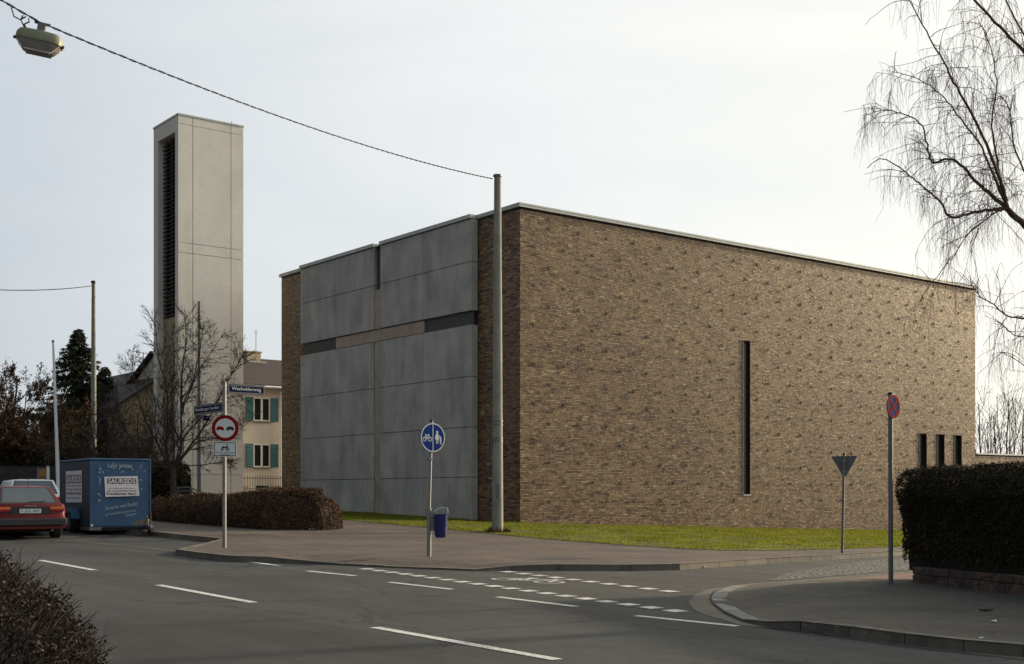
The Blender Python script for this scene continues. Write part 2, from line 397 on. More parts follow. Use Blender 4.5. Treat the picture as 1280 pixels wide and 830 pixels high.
# ---- main pavement with kerb
drop_a, drop_b = P(400, 704, .03), P(588, 711.5, .03)
def segdist(x, y, a, b):
    d = (b-a).to_2d(); p = Vector((x, y))-a.to_2d(); t = max(0, min(1, p.dot(d)/d.dot(d))); return (p-d*t).length
def ph(x, y): return .12-.09*(1-sstep(.1, 1.3, segdist(x, y, drop_a, drop_b)))
kp = [(-60, 652, .12), (60, 656, .12), (190, 664.5, .12), (277, 673, .12), (219, 686.5, .12), (250, 691, .12), (280, 694.3, .12), (350, 700, .06), (430, 705, .03), (530, 709.5, .03), (592, 711.8, .03), (640, 705.3, .12), (700, 705.3, .12), (790, 705.8, .12), (850, 705, .12), (900, 702, .12), (960, 697.8, .12), (1040, 693.5, .12), (1110, 689.5, .12), (1200, 684.5, .12), (1400, 677, .12)]
kpts = [P(*k) for k in kp]
def kerb_run(mb, pts, side, w=.15, proud=.004, hf=ph):
    for a, b in zip(pts[:-1], pts[1:]):
        a2, b2 = a.to_2d(), b.to_2d(); L = (b2-a2).length; n = max(1, round(L/1.0)); d = (b2-a2)/L; nn = Vector((-d.y, d.x))*side*w
        for i in range(n):
            p = a2+d*(L*i/n+.006); q = a2+d*(L*(i+1)/n-.006)
            c = []
            for k, pt in enumerate((p, q, q+nn, p+nn)):
                c.append((pt.x, pt.y))
            j = random.uniform(-.004, .004)
            b0 = len(mb.v)
            for (x, y) in c: mb.v.append(Vector((x, y, gz(x, y)-.08)))
            for k, (x, y) in enumerate(c): 
                ins = .012 if k < 2 else 0
                mb.v.append(Vector((x+nn.x/w*ins, y+nn.y/w*ins, gz(x, y)+hf(x, y)+proud+j)))
            mb.f += [(b0+3, b0+2, b0+1, b0), (b0+4, b0+5, b0+6, b0+7), (b0, b0+1, b0+5, b0+4), (b0+1, b0+2, b0+6, b0+5), (b0+2, b0+3, b0+7, b0+6), (b0+3, b0, b0+4, b0+7)]; mb.m += [0]*6
pv = drape('pavement', [(p.x, p.y) for p in kpts]+[(60, 90), (-60, 90)], ph, M['pave'], .8)
kb = MB(); kerb_run(kb, kpts, 1); kb.build('kerb', M['kerb'])['kind'] = 'structure'
# kerb joint of gutter along the parking bay
gl = [P(-60, 667), P(0, 672), P(90, 677), P(170, 684), P(219, 690)]
g = MB()
for a, b in zip(gl[:-1], gl[1:]):
    d = (b-a).normalized(); u = Vector((-d.y, d.x, 0))*.16; up = Vector((0, 0, .006))
    g.quad(a+up, b+up, b+u+up, a+u+up)
o = g.build('gutter', M['gutter']); o['kind'] = 'structure'
# ---- lawn and grass
ge = [(330, 640), (437, 650), (520, 657.5), (600, 665), (680, 673), (760, 679), (850, 685), (910, 687.5), (960, 687.5), (1040, 686), (1110, 683.5), (1180, 680), (1300, 674)]
gp = [P(a, b, .14) for a, b in ge]
CC = Vector((.30, 47, 0))
back = [CC+U*34+V_*.5, CC+U*.5+V_*.5, CC+V_*19.5+U*.5]
lawnpoly = [(p.x, p.y) for p in gp]+[(p.x, p.y) for p in back]
drape('lawn', lawnpoly, .13, M['lawn'], 1.0)
rear = [(-60, 50), (-22, 44.5), (-13.5, 41.5), (-6.0, 38.5), (-5.6, 42), (-9.5, 56), (-12.5, 90), (-60, 90)]
def inside(px, py, poly):
    px = np.asarray(px); py = np.asarray(py); r = np.zeros(px.shape, bool); n = len(poly)
    for i in range(n):
        x0, y0 = poly[i]; x1, y1 = poly[(i+1) % n]
        if y0 == y1: continue
        c = ((y0 > py) != (y1 > py)) & (px < (x1-x0)*(py-y0)/(y1-y0)+x0); r ^= c
    return r
gzv = np.vectorize(gz)
def blades(poly, n, h0, h1, w, base=.13, clip=None):
    xs_ = [p[0] for p in poly]; ys_ = [p[1] for p in poly]
    x = rng.uniform(min(xs_), max(xs_), n); y = rng.uniform(min(ys_), max(ys_), n)
    k = inside(x, y, poly)
    if clip is not None: k &= clip(x, y)
    x, y = x[k], y[k]; z = gzv(x, y)+base-.01; m = len(x)
    h = rng.uniform(h0, h1, m)*(1+.35*np.sin(x*1.7+2*np.sin(y*1.1))); a = rng.uniform(0, math.pi, m); lx, ly = rng.normal(0, .35, m)*h, rng.normal(0, .35, m)*h
    dx, dy = np.cos(a)*w, np.sin(a)*w
    A = np.stack([x-dx, y-dy, z], 1); B = np.stack([x+dx, y+dy, z], 1); C = np.stack([x+lx, y+ly, z+h], 1)
    return np.stack([A, B, C], 1).reshape(-1, 3), np.arange(3*m).reshape(-1, 3)
Vg, Fg = blades(lawnpoly, 620000, .03, .065, .011)
tag(fastmesh('grass', Vg, Fg, M['grass']), 'bright green mown grass strip along the foot of the brick wall', None, kind='stuff')
# ---- right corner pavement
cr = [(1400, 822), (1280, 806.4), (1204, 800), (1130, 792), (1060, 783), (1000, 776), (961, 772), (928, 774.5), (905, 764), (893, 755), (888, 747), (893, 740), (904, 735), (918, 732), (955, 728.5), (992, 726), (1050, 721), (1138, 714.5)]
def ch(h): return h
crh = []
def prh(x, y): return .12-.09*(1-sstep(.15, 1.1, segdist(x, y, rc_a, rc_b)))*1.0
rc_a, rc_b = P(905, 764, .03), P(893, 740, .03)
# heights per control point
crp = []
for (a, b) in cr:
    h = .12 if a > 955 and b > 770 else .03
    crp.append(P(a, b, h))
rc_lines = [crp[7:18]]
def prh(x, y):
    d = min(segdist(x, y, a, b) for a, b in zip(crp[7:-1], crp[8:]))
    return .12-.09*(1-sstep(.1, 1.2, d))
cornpoly = [(p.x, p.y) for p in crp]+[(10, 27.5), (30, 40), (60, 50), (60, 5)]
drape('pavement_corner', cornpoly, prh, M['pave_right'], .6)
kb = MB(); kerb_run(kb, crp[:8], 1 if False else -1, hf=prh); kb.build('kerb_corner', M['kerb'])['kind'] = 'structure'
kb = MB(); kerb_run(kb, crp[7:14], -1, w=.22, hf=prh); kb.build('kerb_lowered', M['kerb_light'])['kind'] = 'structure'
kb = MB(); kerb_run(kb, crp[13:], -1, w=.1, hf=prh); kb.build('kerb_edging', M['kerb'])['kind'] = 'structure'
# gutter apron
ap = [(909, 733), (885, 737), (868, 744), (861, 753), (866, 761), (878, 768), (900, 774), (926, 782), (1000, 789), (1130, 808), (1280, 825), (1280, 821), (1130, 804.5), (1000, 785), (955, 778), (928, 776), (905, 765), (892, 756), (887, 747), (892, 739)]
drape('gutter_apron', [(p.x, p.y) for p in [P(a, b) for a, b in ap]], .005, M['gutter'], 1.0)
# cobbled side road, pink strip
drape('cobbles', [(p.x, p.y) for p in [P(a, b) for a, b in [(960, 726), (985, 716), (1030, 709), (1075, 702), (1138, 697), (1400, 684), (1400, 700), (1138, 712.5), (1050, 719.5), (992, 724.5)]]], .005, M['setts'], 1.5)
pk = [P(1040, 722.3, .125), P(1139, 715.3, .125), P(1200, 712, .125), P(1200, 726, .125), P(1139, 725, .125), P(1085, 724, .125)]
drape('pavement_pink', [(p.x, p.y) for p in pk], lambda x, y: prh(x, y)+.006, M['pink'], .6)
# ---- painted markings
def dash(mb, a, b, w=.12, up=.006):
    a, b = P(*a), P(*b); d = (b-a); d.z = 0; L = d.length; d.normalize(); u = Vector((-d.y, d.x, 0))*w/2; n = max(1, int(L/1.0))
    for i in range(n):
        q = []
        for t, s in ((i/n, -1), ((i+1)/n, -1), ((i+1)/n, 1), (i/n, 1)):
            p = a+(b-a)*t+u*s; q.append(Vector((p.x, p.y, gz(p.x, p.y)+up)))
        mb.quad(*q)
mk = MB()
for a, b in [((468, 784.5), (697, 825)), ((198, 731.5), (317, 753.5)), ((50, 700.5), (118, 713)), ((-60, 684), (-14, 691))]: dash(mk, a, b, .14)
for a, b in [((297, 700.7), (349, 707.3)), ((384, 714), (444, 720)), ((487, 728), (565, 737)), ((622, 746.5), (720, 758.5)), ((795, 770), (922, 783))]: dash(mk, a, b, .13)
o = mk.build('road_markings', M['paint']); o['kind'] = 'structure'
mk = MB()
def blocks(mb, a, b, npx, w, frac=.55, amp=1):
    a, b = P(*a), P(*b); L = (b-a).length; n = npx; d = (b-a)/L
    print('blocks pitch', L/n)
    u = U*w/2
    for i in range(n):
        q = []
        for t, s in ((i/n, -1), ((i+frac)/n, -1), ((i+frac)/n, 1), (i/n, 1)):
            p = a+d*L*t+u*s; q.append(Vector((p.x, p.y, gz(p.x, p.y)+.007)))
        mb.quad(*q)
blocks(mk, (455, 711), (866, 767), 19, .26, .56)
blocks(mk, (612, 712.3), (856, 741.8), 11, .26, .56)
o = mk.build('cycle_crossing_markings', M['paint']); o['kind'] = 'structure'
# bicycle pictogram painted on the crossing
def bike2d(mb_strip, ring, s=1.0):
    ring(-.55*s, .3*s, .30*s); ring(.55*s, .3*s, .30*s)
    for pts in ([(-.55, .3), (-.1, .3), (.3, .82), (-.3, .82), (-.55, .3)], [(-.1, .3), (-.36, .98)], [(-.5, .98), (-.22, .98)], [(.55, .3), (.28, .98)], [(.14, 1.02), (.4, 1.0)]):
        mb_strip([(a*s, b*s) for a, b in pts])
A0 = P(627, 722.5); B0 = P(711, 728.5); C0 = P(680, 721)
ex = (B0-A0); ex.z = 0; Lx = ex.length; ex.normalize(); ey = Vector((-ex.y, ex.x, 0)) 
if ey.y < 0: ey = -ey
mk = MB()
sx_ = Lx/1.75; orig = (A0+B0)/2-ey*.45
def gpt(a, b):
    p = orig+ex*a*sx_+ey*b*sx_*1.05; return Vector((p.x, p.y, gz(p.x, p.y)+.007))
def gstrip(pts, w=.085):
    for a, b in zip(pts[:-1], pts[1:]):
        d = Vector((b[0]-a[0], b[1]-a[1])).normalized(); u = Vector((-d.y, d.x))*w/2
        mk.quad(gpt(a[0]-u.x, a[1]-u.y), gpt(b[0]-u.x, b[1]-u.y), gpt(b[0]+u.x, b[1]+u.y), gpt(a[0]+u.x, a[1]+u.y))
def gring(cx, cz, r):
    n = 18; gstrip([(cx+r*math.cos(2*math.pi*k/n), cz+r*math.sin(2*math.pi*k/n)) for k in range(n+1)], .075)
bike2d(gstrip, gring)
patchp = [P(a, b) for a, b in ((135, 772), (240, 762), (330, 768), (430, 785), (520, 806), (590, 835), (600, 900), (100, 900))]
drape('asphalt_patch', [(q_.x, q_.y) for q_ in patchp], .002, M['asphalt_patch'], 1.0)
patchp = [P(a, b) for a, b in ((700, 752), (800, 765), (880, 777), (990, 792), (960, 800), (860, 790), (740, 772), (660, 758))]
drape('asphalt_patch_strip', [(q_.x, q_.y) for q_ in patchp], .002, M['asphalt_patch'], 1.0)
o = mk.build('bicycle_marking', M['paint']); o['kind'] = 'structure'

# ================================================================== THE CHURCH
def churchY(px, X=0.0):   # local Y on a plane X=const seen at picture column px
    m = (px-CX)/F; return (CC.x+X*U.x-m*(CC.y+X*U.y))/(m*V_.y-V_.x)
def churchX(px, Y=0.0):
    m = (px-CX)/F; return (m*(CC.y+Y*V_.y)-CC.x-Y*V_.x)/(U.x-m*U.y)
BZ = .40
ch_ = thing('church', 'large brown brick church block with grey concrete front panels and a flat roof', 'church', (CC.x, CC.y, BZ), ROT)
LX, LY, HT = churchX(1219), churchY(352), 12.62-BZ-.17
print('church', LX, LY, HT)
def brick_field(x0, x1, z0, z1, openings, seed, stud=True):
    """list of (a,b,z,thick,tone) bricks in a wild bond"""
    rg = random.Random(seed); out = []; h = .0625
    nz = int((z1-z0)/h)
    for k in range(nz):
        z = z0+k*h
        iv = [(x0, x1)]
        for (a, b, c, d) in openings:
            if z+h > c and z < d:
                nv = []
                for (p, q) in iv:
                    if b <= p or a >= q: nv.append((p, q)); continue
                    if a > p: nv.append((p, a))
                    if b < q: nv.append((b, q))
                iv = nv
        for (p, q) in iv:
            x = p
            off = rg.random()*.24
            first = True
            while x < q-.02:
                L = .252 if rg.random() < .72 else .127
                if first: L = off+.02; first = False
                e = min(q, x+L)
                out.append((x, e-.010, z, z+h-.0105)); x += L
    return np.array(out)
def vnoise(x, z, s, seed):
    r = np.random.default_rng(seed); g = r.random((64, 64)); fx, fz = x/s, z/s
    ix, iz = np.floor(fx).astype(int), np.floor(fz).astype(int); tx, tz = fx-ix, fz-iz
    tx, tz = tx*tx*(3-2*tx), tz*tz*(3-2*tz); G = lambda a, b: g[a % 64, b % 64]
    return (G(ix, iz)*(1-tx)+G(ix+1, iz)*tx)*(1-tz)+(G(ix, iz+1)*(1-tx)+G(ix+1, iz+1)*tx)*tz
def brick_mesh(name, B, place, parent, seed, stud=False, avoid=()):
    """place(u, d, z): along wall, outward distance, height -> local xyz"""
    r = np.random.default_rng(seed); n = len(B)
    xm = (B[:, 0]+B[:, 1])/2; zm = B[:, 2]
    clump = .45*vnoise(xm*.45, zm*2.5, .8, seed)+.55*vnoise(xm*.5, zm*2.6, .3, seed+1)
    big = vnoise(xm+40, zm*1.6+9, 3.2, seed+7)
    tone = np.clip(.50+.20*(clump-.5)+.10*(big-.5)+r.normal(0, .135, n)+.28*(r.random(n) < .035)-.36*(r.random(n) < .085), 0, 1)
    pr = .0095+.0030*r.random(n)+.007*(r.random(n) < .06)-.002*(r.random(n) < .12)
    x0, x1, z0, z1 = B.T.copy()
    sx_, sz_ = [], []
    for rw in range(16):
        zz = 11.37-rw*.75
        xx = (1.37 if rw % 2 == 0 else .62) if stud else 1e9
        while xx < x1.max()-.3:
            if zz > .6 and not any(a-.25 < xx < b+.2 and c-.2 < zz < d+.2 for (a, b, c, d) in avoid): sx_.append(xx); sz_.append(zz)
            xx += 1.5
    m_s = len(sx_)
    if m_s:
        sx_ = np.array(sx_); sz_ = np.array(sz_)
        x0 = np.concatenate([x0, sx_]); x1 = np.concatenate([x1, sx_+.12]); z0 = np.concatenate([z0, sz_]); z1 = np.concatenate([z1, sz_+.10])
        pr = np.concatenate([pr, np.full(m_s, .034)]); tone = np.concatenate([tone, np.zeros(m_s)]); n += m_s
    back = -.02*np.ones(n)
    def Pn(a, d, z): return place(a, d, z)
    tl = r.normal(0, .0013, n)*(x1-x0)/.25; tv = r.normal(0, .0007, n)
    v = np.stack([Pn(x0, back, z0), Pn(x1, back, z0), Pn(x1, back, z1), Pn(x0, back, z1), Pn(x0, pr-tl-tv, z0), Pn(x1, pr+tl-tv, z0), Pn(x1, pr+tl+tv, z1), Pn(x0, pr-tl+tv, z1)], 1)
    f0 = np.array([(4, 5, 6, 7), (0, 1, 5, 4), (1, 2, 6, 5), (2, 3, 7, 6), (3, 0, 4, 7)])
    Fc = (np.arange(n)[:, None, None]*8+f0[None]).reshape(-1, 4)
    return fastmesh(name, v.reshape(-1, 3), Fc, M['brick'], parent, fattr=np.repeat(tone, 5))
sx0 = churchX(929.3); sx1 = churchX(937.5); sw = (sx0, sx1, 1.6-BZ-.0, 8.33-BZ)
wins = []
for a, b in ((1149, 1158.3), (1171, 1180.5), (1192.7, 1202)): wins.append((churchX(a), churchX(b), .9-BZ, 4.66-BZ))
ops = [sw]+wins
z0w = -1.2
# right (long) face at local Y=0, outward -Y
Br = brick_field(0, LX, z0w+.0, HT-.0, ops, 3)
wall_r = brick_mesh('brick_wall', Br, lambda a, d, z: np.stack([a, -d, z], 1), ch_, 11, stud=True, avoid=ops)
# mortar wall bodies with real openings
def grid_wall(mb, x0, x1, z0, z1, ops, thick):
    xs_ = sorted({x0, x1, *[o[0] for o in ops], *[o[1] for o in ops]}); zs_ = sorted({z0, z1, *[o[2] for o in ops], *[o[3] for o in ops]})
    for a, b in zip(xs_[:-1], xs_[1:]):
        run = None
        for c, d in zip(zs_[:-1], zs_[1:]):
            hole = any(o[0]-1e-6 <= a and b <= o[1]+1e-6 and o[2]-1e-6 <= c and d <= o[3]+1e-6 for o in ops)
            if not hole: mb.box(a, b, 0, thick, c, d)
mb = MB(); grid_wall(mb, .0, LX, z0w, HT, ops, .4); mb.build('mortar_wall', M['mortar'], ch_)
# other outer walls + roof slab
PX = .35
Y1 = churchY(589.3, -PX); Y2 = churchY(375.5, -PX)
print('panel Y', Y1, Y2)
mb = MB(); mb.box(0, .35, .4, LY, z0w, HT); mb.box(LX-.4, LX, .4, LY, z0w, HT); mb.box(.35, LX-.4, LY-.4, LY, z0w, HT); mb.build('side_wall', M['brick_plain'], ch_)
B1 = brick_field(0.0, Y1, z0w, HT, [], 5); brick_mesh('brick_wall', B1, lambda a, d, z: np.stack([-d, a, z], 1), ch_, 21)
B2 = brick_field(Y2, LY, z0w, HT, [], 6); brick_mesh('brick_wall', B2, lambda a, d, z: np.stack([-d, a, z], 1), ch_, 22)
mb = MB(); mb.box(.35, LX-.4, .4, LY-.4, HT-.4, HT-.05); mb.build('roof', M['soil'], ch_)
# coping
mb = MB(); cw = .10
mb.box(-cw, LX+cw, -cw, .42, HT+.02, HT+.15); mb.box(-cw-.012, LX+cw+.012, -cw-.015, .42, HT+.11, HT+.17)
mb.box(-cw, .35, .42, Y1, HT+.02, HT+.17); mb.box(-cw, .35, Y2, LY+cw, HT+.02, HT+.17); mb.box(LX-.35, LX+cw, .42, LY, HT+.02, HT+.17); mb.box(.35, LX-.35, LY-.35, LY+cw, HT+.02, HT+.17)
Yg0, Yg1 = churchY(475.2, -PX), churchY(467.6, -PX)
mb.box(-PX-.07, .35, Y1, Yg0, HT+.02, HT+.17); mb.box(-PX-.07, .35, Yg1, Y2, HT+.02, HT+.17); mb.box(-.1, .35, Yg0, Yg1, HT+.02, HT+.17)
mb.build('coping', M['coping'], ch_)
# shadow joint under coping
mb = MB(); mb.box(-.0, LX, -.0, .35, HT-.001, HT+.019); mb.box(-PX+.04, .3, Y1+.05, Y2-.05, HT-.001, HT+.019); mb.build('coping_joint', M['black'], ch_)
# concrete panels
zs = [2.28, 4.26, 6.25, 8.29]; zu = [8.84, 10.77]
zs = [-.8]+[z-BZ for z in zs]; zu = [z-BZ for z in zu]+[HT-.0]
Yj1, Yj2 = churchY(528.5, -PX), churchY(418.5, -PX)
cols = [(Y1, Yj1), (Yj1, Yg0), (Yg1, Yj2), (Yj2, Y2)]; gp_ = .011
for ci, (a, b) in enumerate(cols):
    for rows in (zs, zu):
        for c, d in zip(rows[:-1], rows[1:]):
            mb = MB(); x_in = 0.0 if ci in (0, 3) else -.2
            mb.box(-PX, -.04, a+(0 if ci == 0 else gp_), b-(0 if ci == 3 else gp_), c+gp_, d-gp_)
            mb.build('concrete_panel', M['concrete'], ch_, bevel=.008, seg=1)
# backing behind the joints and the cross recess
mb = MB(); mb.box(-.17, -.035, Y1+.08, Y2-.08, -.8, HT-.02); mb.build('panel_backing', M['black'], ch_)
# the cross
zc0, zc1 = 8.29-BZ, 8.84-BZ
ztop = CH+(HY-362)/F*(CC+V_*Yg0).y-BZ
mb = MB()
mb.box(-.29, -.175, Yj1, Yg0-.0, zc0+.03, zc1-.03); mb.box(-.29, -.175, Yg1, Yj2, zc0+.03, zc1-.03)
mb.box(-.33, -.175, Yg0+.025, Yg1-.035, zc1+.0, ztop); mb.box(-.33, -.175, Yg0+.025, Yg1-.035, -.8, zc0-.0); mb.box(-.302, -.175, Yg0+.0, Yg1-.0, zc0+.03, zc1-.03)
mb.build('cross', M['copper'], ch_)
mb = MB(); mb.box(-.22, -.175, Y1+.02, Yj1-.02, zc0+.0, zc1); mb.build('cross_arm_end', M['darksheet'], ch_)
mb = MB(); mb.box(-.22, -.175, Yj2+.02, Y2-.02, zc0, zc1); mb.build('cross_arm_end', M['darksheet'], ch_)
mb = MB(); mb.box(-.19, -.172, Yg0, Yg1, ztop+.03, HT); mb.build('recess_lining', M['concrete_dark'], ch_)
# slot window
a, b, c, d = sw
f = MB(); f.box(a, b, .14, .2, c, d); fr = f.build('window', M['bronze'], ch_)
f = MB(); f.box(a+.05, b-.05, .125, .138, c+.05, d-.05); f.build('pane', M['slotglass'], fr)
f = MB(); f.box(a-.085, a-.045, -.03, .02, c-.06, d+.04); f.build('window_fin', M['kerb_light'], fr, label='thin upright fin beside the tall slot window')
f = MB(); f.box(a-.03, b+.02, -.04, .14, c-.05, c); f.build('sill', M['coping'], fr)
for (a, b, c, d) in wins:
    f = MB(); f.box(a, b, .19, .24, c, d); fr = f.build('window', M['bronze'], ch_)
    f = MB(); f.box(a+.05, b-.05, .175, .188, c+.05, d-.05); f.build('pane', M['slotglass'], fr)
    f = MB(); f.box(a-.05, a, -.03, .1, c, d+.05); f.box(a, b, -.03, .1, d, d+.05); f.build('frame', M['gutter'], fr)
# low garden wall beyond the church
gw = thing('brick_garden_wall', 'low brown brick wall with pale coping running on from the far corner of the church', 'wall', (CC+U*LX+Vector((0, 0, BZ))), ROT)
Bg = brick_field(.0, 16, -1.8, 3.72-BZ, [], 9)
brick_mesh('brick_face', Bg, lambda a, d, z: np.stack([a+.03, -d+.05, z], 1), gw, 31)
mb = MB(); mb.box(.03, 16, .05, .35, -1.8, 3.72-BZ); mb.build('wall_core', M['mortar'], gw)
mb = MB(); mb.box(.11, 16, -.02, .42, 3.725-BZ, 3.8-BZ); mb.build('coping', M['coping'], gw)

# ================================================================== BELL TOWER
TC = W(222.5, 618, 62.0); TC.z = 0
tw = thing('bell_tower', 'tall pale concrete bell tower with a dark louvred slot down its side', 'bell tower', (TC.x, TC.y, 1.0), ROT)
def tX(px, Y=0.0):
    m = (px-CX)/F; return (m*(TC.y+Y*V_.y)-TC.x-Y*V_.x)/(U.x-m*U.y)
def tY(px, X=0.0):
    m = (px-CX)/F; return (TC.x+X*U.x-m*(TC.y+X*U.y))/(m*V_.y-V_.x)
TX, TY = tX(303.8), tY(192)
tz = lambda py, D=62.0: CH+(HY-py)/F*D-1.0
print('tower', TX, TY, tz(142))
ya, yb = tY(218.8), tY(197.3); T1 = tz(142); to = tz(165, 62.3); tb = -1.5
mb = MB(); mb.box(.0, .6, 0.0, ya, tb, to); mb.box(0, .6, yb, TY, tb, to); mb.box(0, .6, 0, TY, to, T1-.06)   # left face piers + lintel
mb.build('pier_wall', M['tower'], tw, bevel=.01, seg=1)
mb = MB(); mb.box(.6, TX, .05, TY, tb, T1-.06); mb.build('shaft', M['tower'], tw)
# right face slabs with joints
xj = [0, tX(240.8), tX(288.4), TX]; zj = [tb, 1.6, 7.3, 7.8, tz(315), tz(302.5), tz(154), T1-.06]
for i in range(3):
    for a, b in zip(zj[:-1], zj[1:]):
        mb = MB(); mb.box(xj[i]+(.014 if i else 0.602), xj[i+1]-(.014 if i < 2 else 0), .0, .048, a+.008, b-.008)
        if i == 0: mb = MB(); mb.box(.0, xj[1]-.016, -.03, -.001, a+.012, b-.012)
        elif i > 0: mb = MB(); mb.box(xj[i]+.016, xj[i+1]-(.016 if i < 2 else 0), -.03, .048, a+.012, b-.012)
        mb.build('cladding_slab', M['tower'], tw)
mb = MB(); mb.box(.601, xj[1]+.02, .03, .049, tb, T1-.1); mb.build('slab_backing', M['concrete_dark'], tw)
lb = tz(395, 63)
mb = MB(); mb.box(.5, .599, ya+.001, yb-.001, lb, to); mb.build('louvre_backing', M['black'], tw)
mb = MB(); z = lb+.05
while z < to-.1:
    mb.quadbox((.27, ya+.01, z), (.14, 0, .11), (0, yb-ya-.02, 0), (-.02, 0, .03)); z += .21
mb.box(.27, .36, (ya+yb)/2-.02, (ya+yb)/2+.02, lb, to)
mb.build('louvre', M['louvre'], tw)
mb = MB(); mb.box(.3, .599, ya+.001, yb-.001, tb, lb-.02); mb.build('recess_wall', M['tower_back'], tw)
mb = MB(); mb.box(-.03, TX+.03, -.06, TY+.03, T1-.055, T1+.03); mb.build('coping', M['coping'], tw)
mb = MB(); mb.tube([(TX-.4, .5, T1+.03), (TX-.4, .5, T1+.3)], .02, 5); mb.build('lightning_rod', M['steel_dark'], tw)

# handrail by tower
hr = W(222, 622, 57.5); hz = gz(hr.x, hr.y)
h0 = thing('handrail', 'blue grey double handrail on the steps below the bell tower', 'handrail', (hr.x, hr.y, hz))
def HL(px, py, D): p = W(px, py, D); return (p.x-hr.x, p.y-hr.y, p.z-hz)
mb = MB()
for dy in (0, 4.5):
    mb.tube([HL(221, 610+dy, 57.5), HL(237, 609+dy, 57.5), HL(264, 621+dy, 56.5)], .035, 6)
mb.build('rail', M['steel_dark'], h0)
for px, py in ((223, 610), (237, 609.3), (262, 620.5)):
    p = HL(px, py, 57.4); mb = MB(); mb.tube([(p[0], p[1], -.3), p], .03, 6); mb.build('post', M['steel_dark'], h0)
# ================================================================== HOUSES
def window(parent, x0, x1, z0, z1, y=-.0, leaves=2, shutters=True, bars=False):
    """casement in a wall whose face is at local y=0"""
    w = MB(); t = .07
    w.box(x0, x0+t, y-.02, y+.10, z0, z1); w.box(x1-t, x1, y-.02, y+.10, z0, z1); w.box(x0+t, x1-t, y-.02, y+.10, z1-t, z1); w.box(x0+t, x1-t, y-.02, y+.10, z0, z0+t)
    for k in range(1, leaves):
        xm = x0+(x1-x0)*k/leaves; w.box(xm-.06, xm+.06, y-.015, y+.09, z0+t, z1-t)
    fr = w.build('window', M['white'], parent)
    p = MB(); p.box(x0+t-.01, x1-t+.01, y+.04, y+.05, z0+t-.01, z1-t+.01); p.build('pane', M['glassdark'], fr)
    s = MB(); s.box(x0-.05, x1+.05, y-.09, y-.021, z0-.06, z0); s.build('sill', M['kerb_light'], fr)
    if shutters:
        sw_ = (x1-x0)*.46
        for a, b in ((x0-sw_-.02, x0-.02), (x1+.02, x1+sw_+.02)):
            s = MB(); s.box(a, b, y-.055, y-.022, z0, z1)
            n = int((z1-z0)/.11)
            for k in range(n):
                z = z0+.06+k*.11
                if z+.06 < z1-.04: s.quadbox((a+.05, y-.06, z), (b-a-.1, 0, 0), (0, .02, .05), (0, -.012, .004))
            s.build('shutter', M['teal'], fr)
H1c = W(305.5, 618, 72.5); H1b = 1.2
h1 = thing('house', 'cream rendered house with teal shutters and a brown tiled roof beside the tower', 'house', (H1c.x, H1c.y, H1b), ROT)
def hX(px): m = (px-CX)/F; return (m*H1c.y-H1c.x)/(U.x-m*U.y)
def hz_(py, px): return CH+(HY-py)/F*(H1c+U*hX(px)).y-H1b
def hXY(px, Y): m = (px-CX)/F; return (m*(H1c.y+Y*V_.y)-H1c.x-Y*V_.x)/(U.x-m*U.y)
xp = hX(351.5); xa, xb = hX(307.5), hX(352.3)+6.5; ez = hz_(484, 330)
print('house1', xa, xb, ez)
wx0, wx1 = hX(316.7), hX(337.5)
w1 = (wx0, wx1, hz_(526.5, 327), hz_(497, 327)); w2 = (wx0, wx1, hz_(584, 327), hz_(555, 327)); w3 = (hX(320), hX(336.5), hz_(617, 328), hz_(607, 328))
X0 = -3.6
mb = MB(); grid_wall(mb, X0, xb, -2.0, ez, [w1, w2, w3], .35); mb.box(X0, X0+.3, .35, 9, -2, ez); mb.box(xb-.3, xb, .35, 9, -2, ez); mb.box(X0+.3, xb-.3, 8.7, 9, -2, ez)
mb.build('wall', M['cream'], h1)
mb = MB(); mb.box(X0-.02, wx0-.3, -.03, -.001, -2, .9); mb.box(hX(340), xb+.02, -.03, -.001, -2, .9); mb.build('plinth', M['cream_dark'], h1)
window(h1, *w1); window(h1, *w2)
f = MB(); f.box(w3[0], w3[1], .1, .14, w3[2], w3[3]); f.build('cellar_window', M['glassdark'], h1)
mb = MB(); rz = CH+(HY-447)/F*(H1c+V_*4.5).y-H1b
for (s0, s1, yy) in (((-.45), 4.5, 1), (9.45, 4.5, -1)):
    mb.quadbox((X0-.3, s0, ez-.02), (xb-X0+.5, 0, 0), (0, s1-s0, rz-ez+.02), (0, 0, .14))
rf = mb.build('roof', M['roof'], h1)
for x in (X0+.01, xb-.31):
    mb = MB()
    b_ = len(mb.v); mb.v += [Vector((xx, yy, zz)) for xx in (x, x+.3) for (yy, zz) in ((0.01, ez), (8.99, ez), (4.5, rz-.03))]; mb.f += [(b_, b_+1, b_+2), (b_+5, b_+4, b_+3), (b_, b_+3, b_+4, b_+1), (b_+1, b_+4, b_+5, b_+2), (b_+2, b_+5, b_+3, b_)]; mb.m += [0]*5
    mb.build('gable', M['cream'], h1)
mb = MB(); mb.box(hXY(309, 4), hXY(326, 4), 4.0, 4.7, rz-1.0, rz+.45); mb.box(hXY(309, 4)-.06, hXY(326, 4)+.06, 3.94, 4.76, rz+.45, rz+.53); mb.build('chimney', M['cream_dark'], rf)
mb = MB(); mb.box(hXY(309, 4), hXY(331, 4), 3.7, 3.99, rz-.30, rz-.12); mb.build('chimney_flashing', M['coping'], rf)
mb = MB(); mb.tube([(X0-.3, -.53, ez-.02), (xb+.2, -.53, ez-.02)], .07, 8); mb.build('gutter', M['white'], h1)
mb = MB(); mb.tube([(xp-.06, -.08, -2), (xp-.06, -.08, ez-.3), (xp-.06, -.5, ez-.05)], .05, 8); mb.build('downpipe', M['white'], h1)
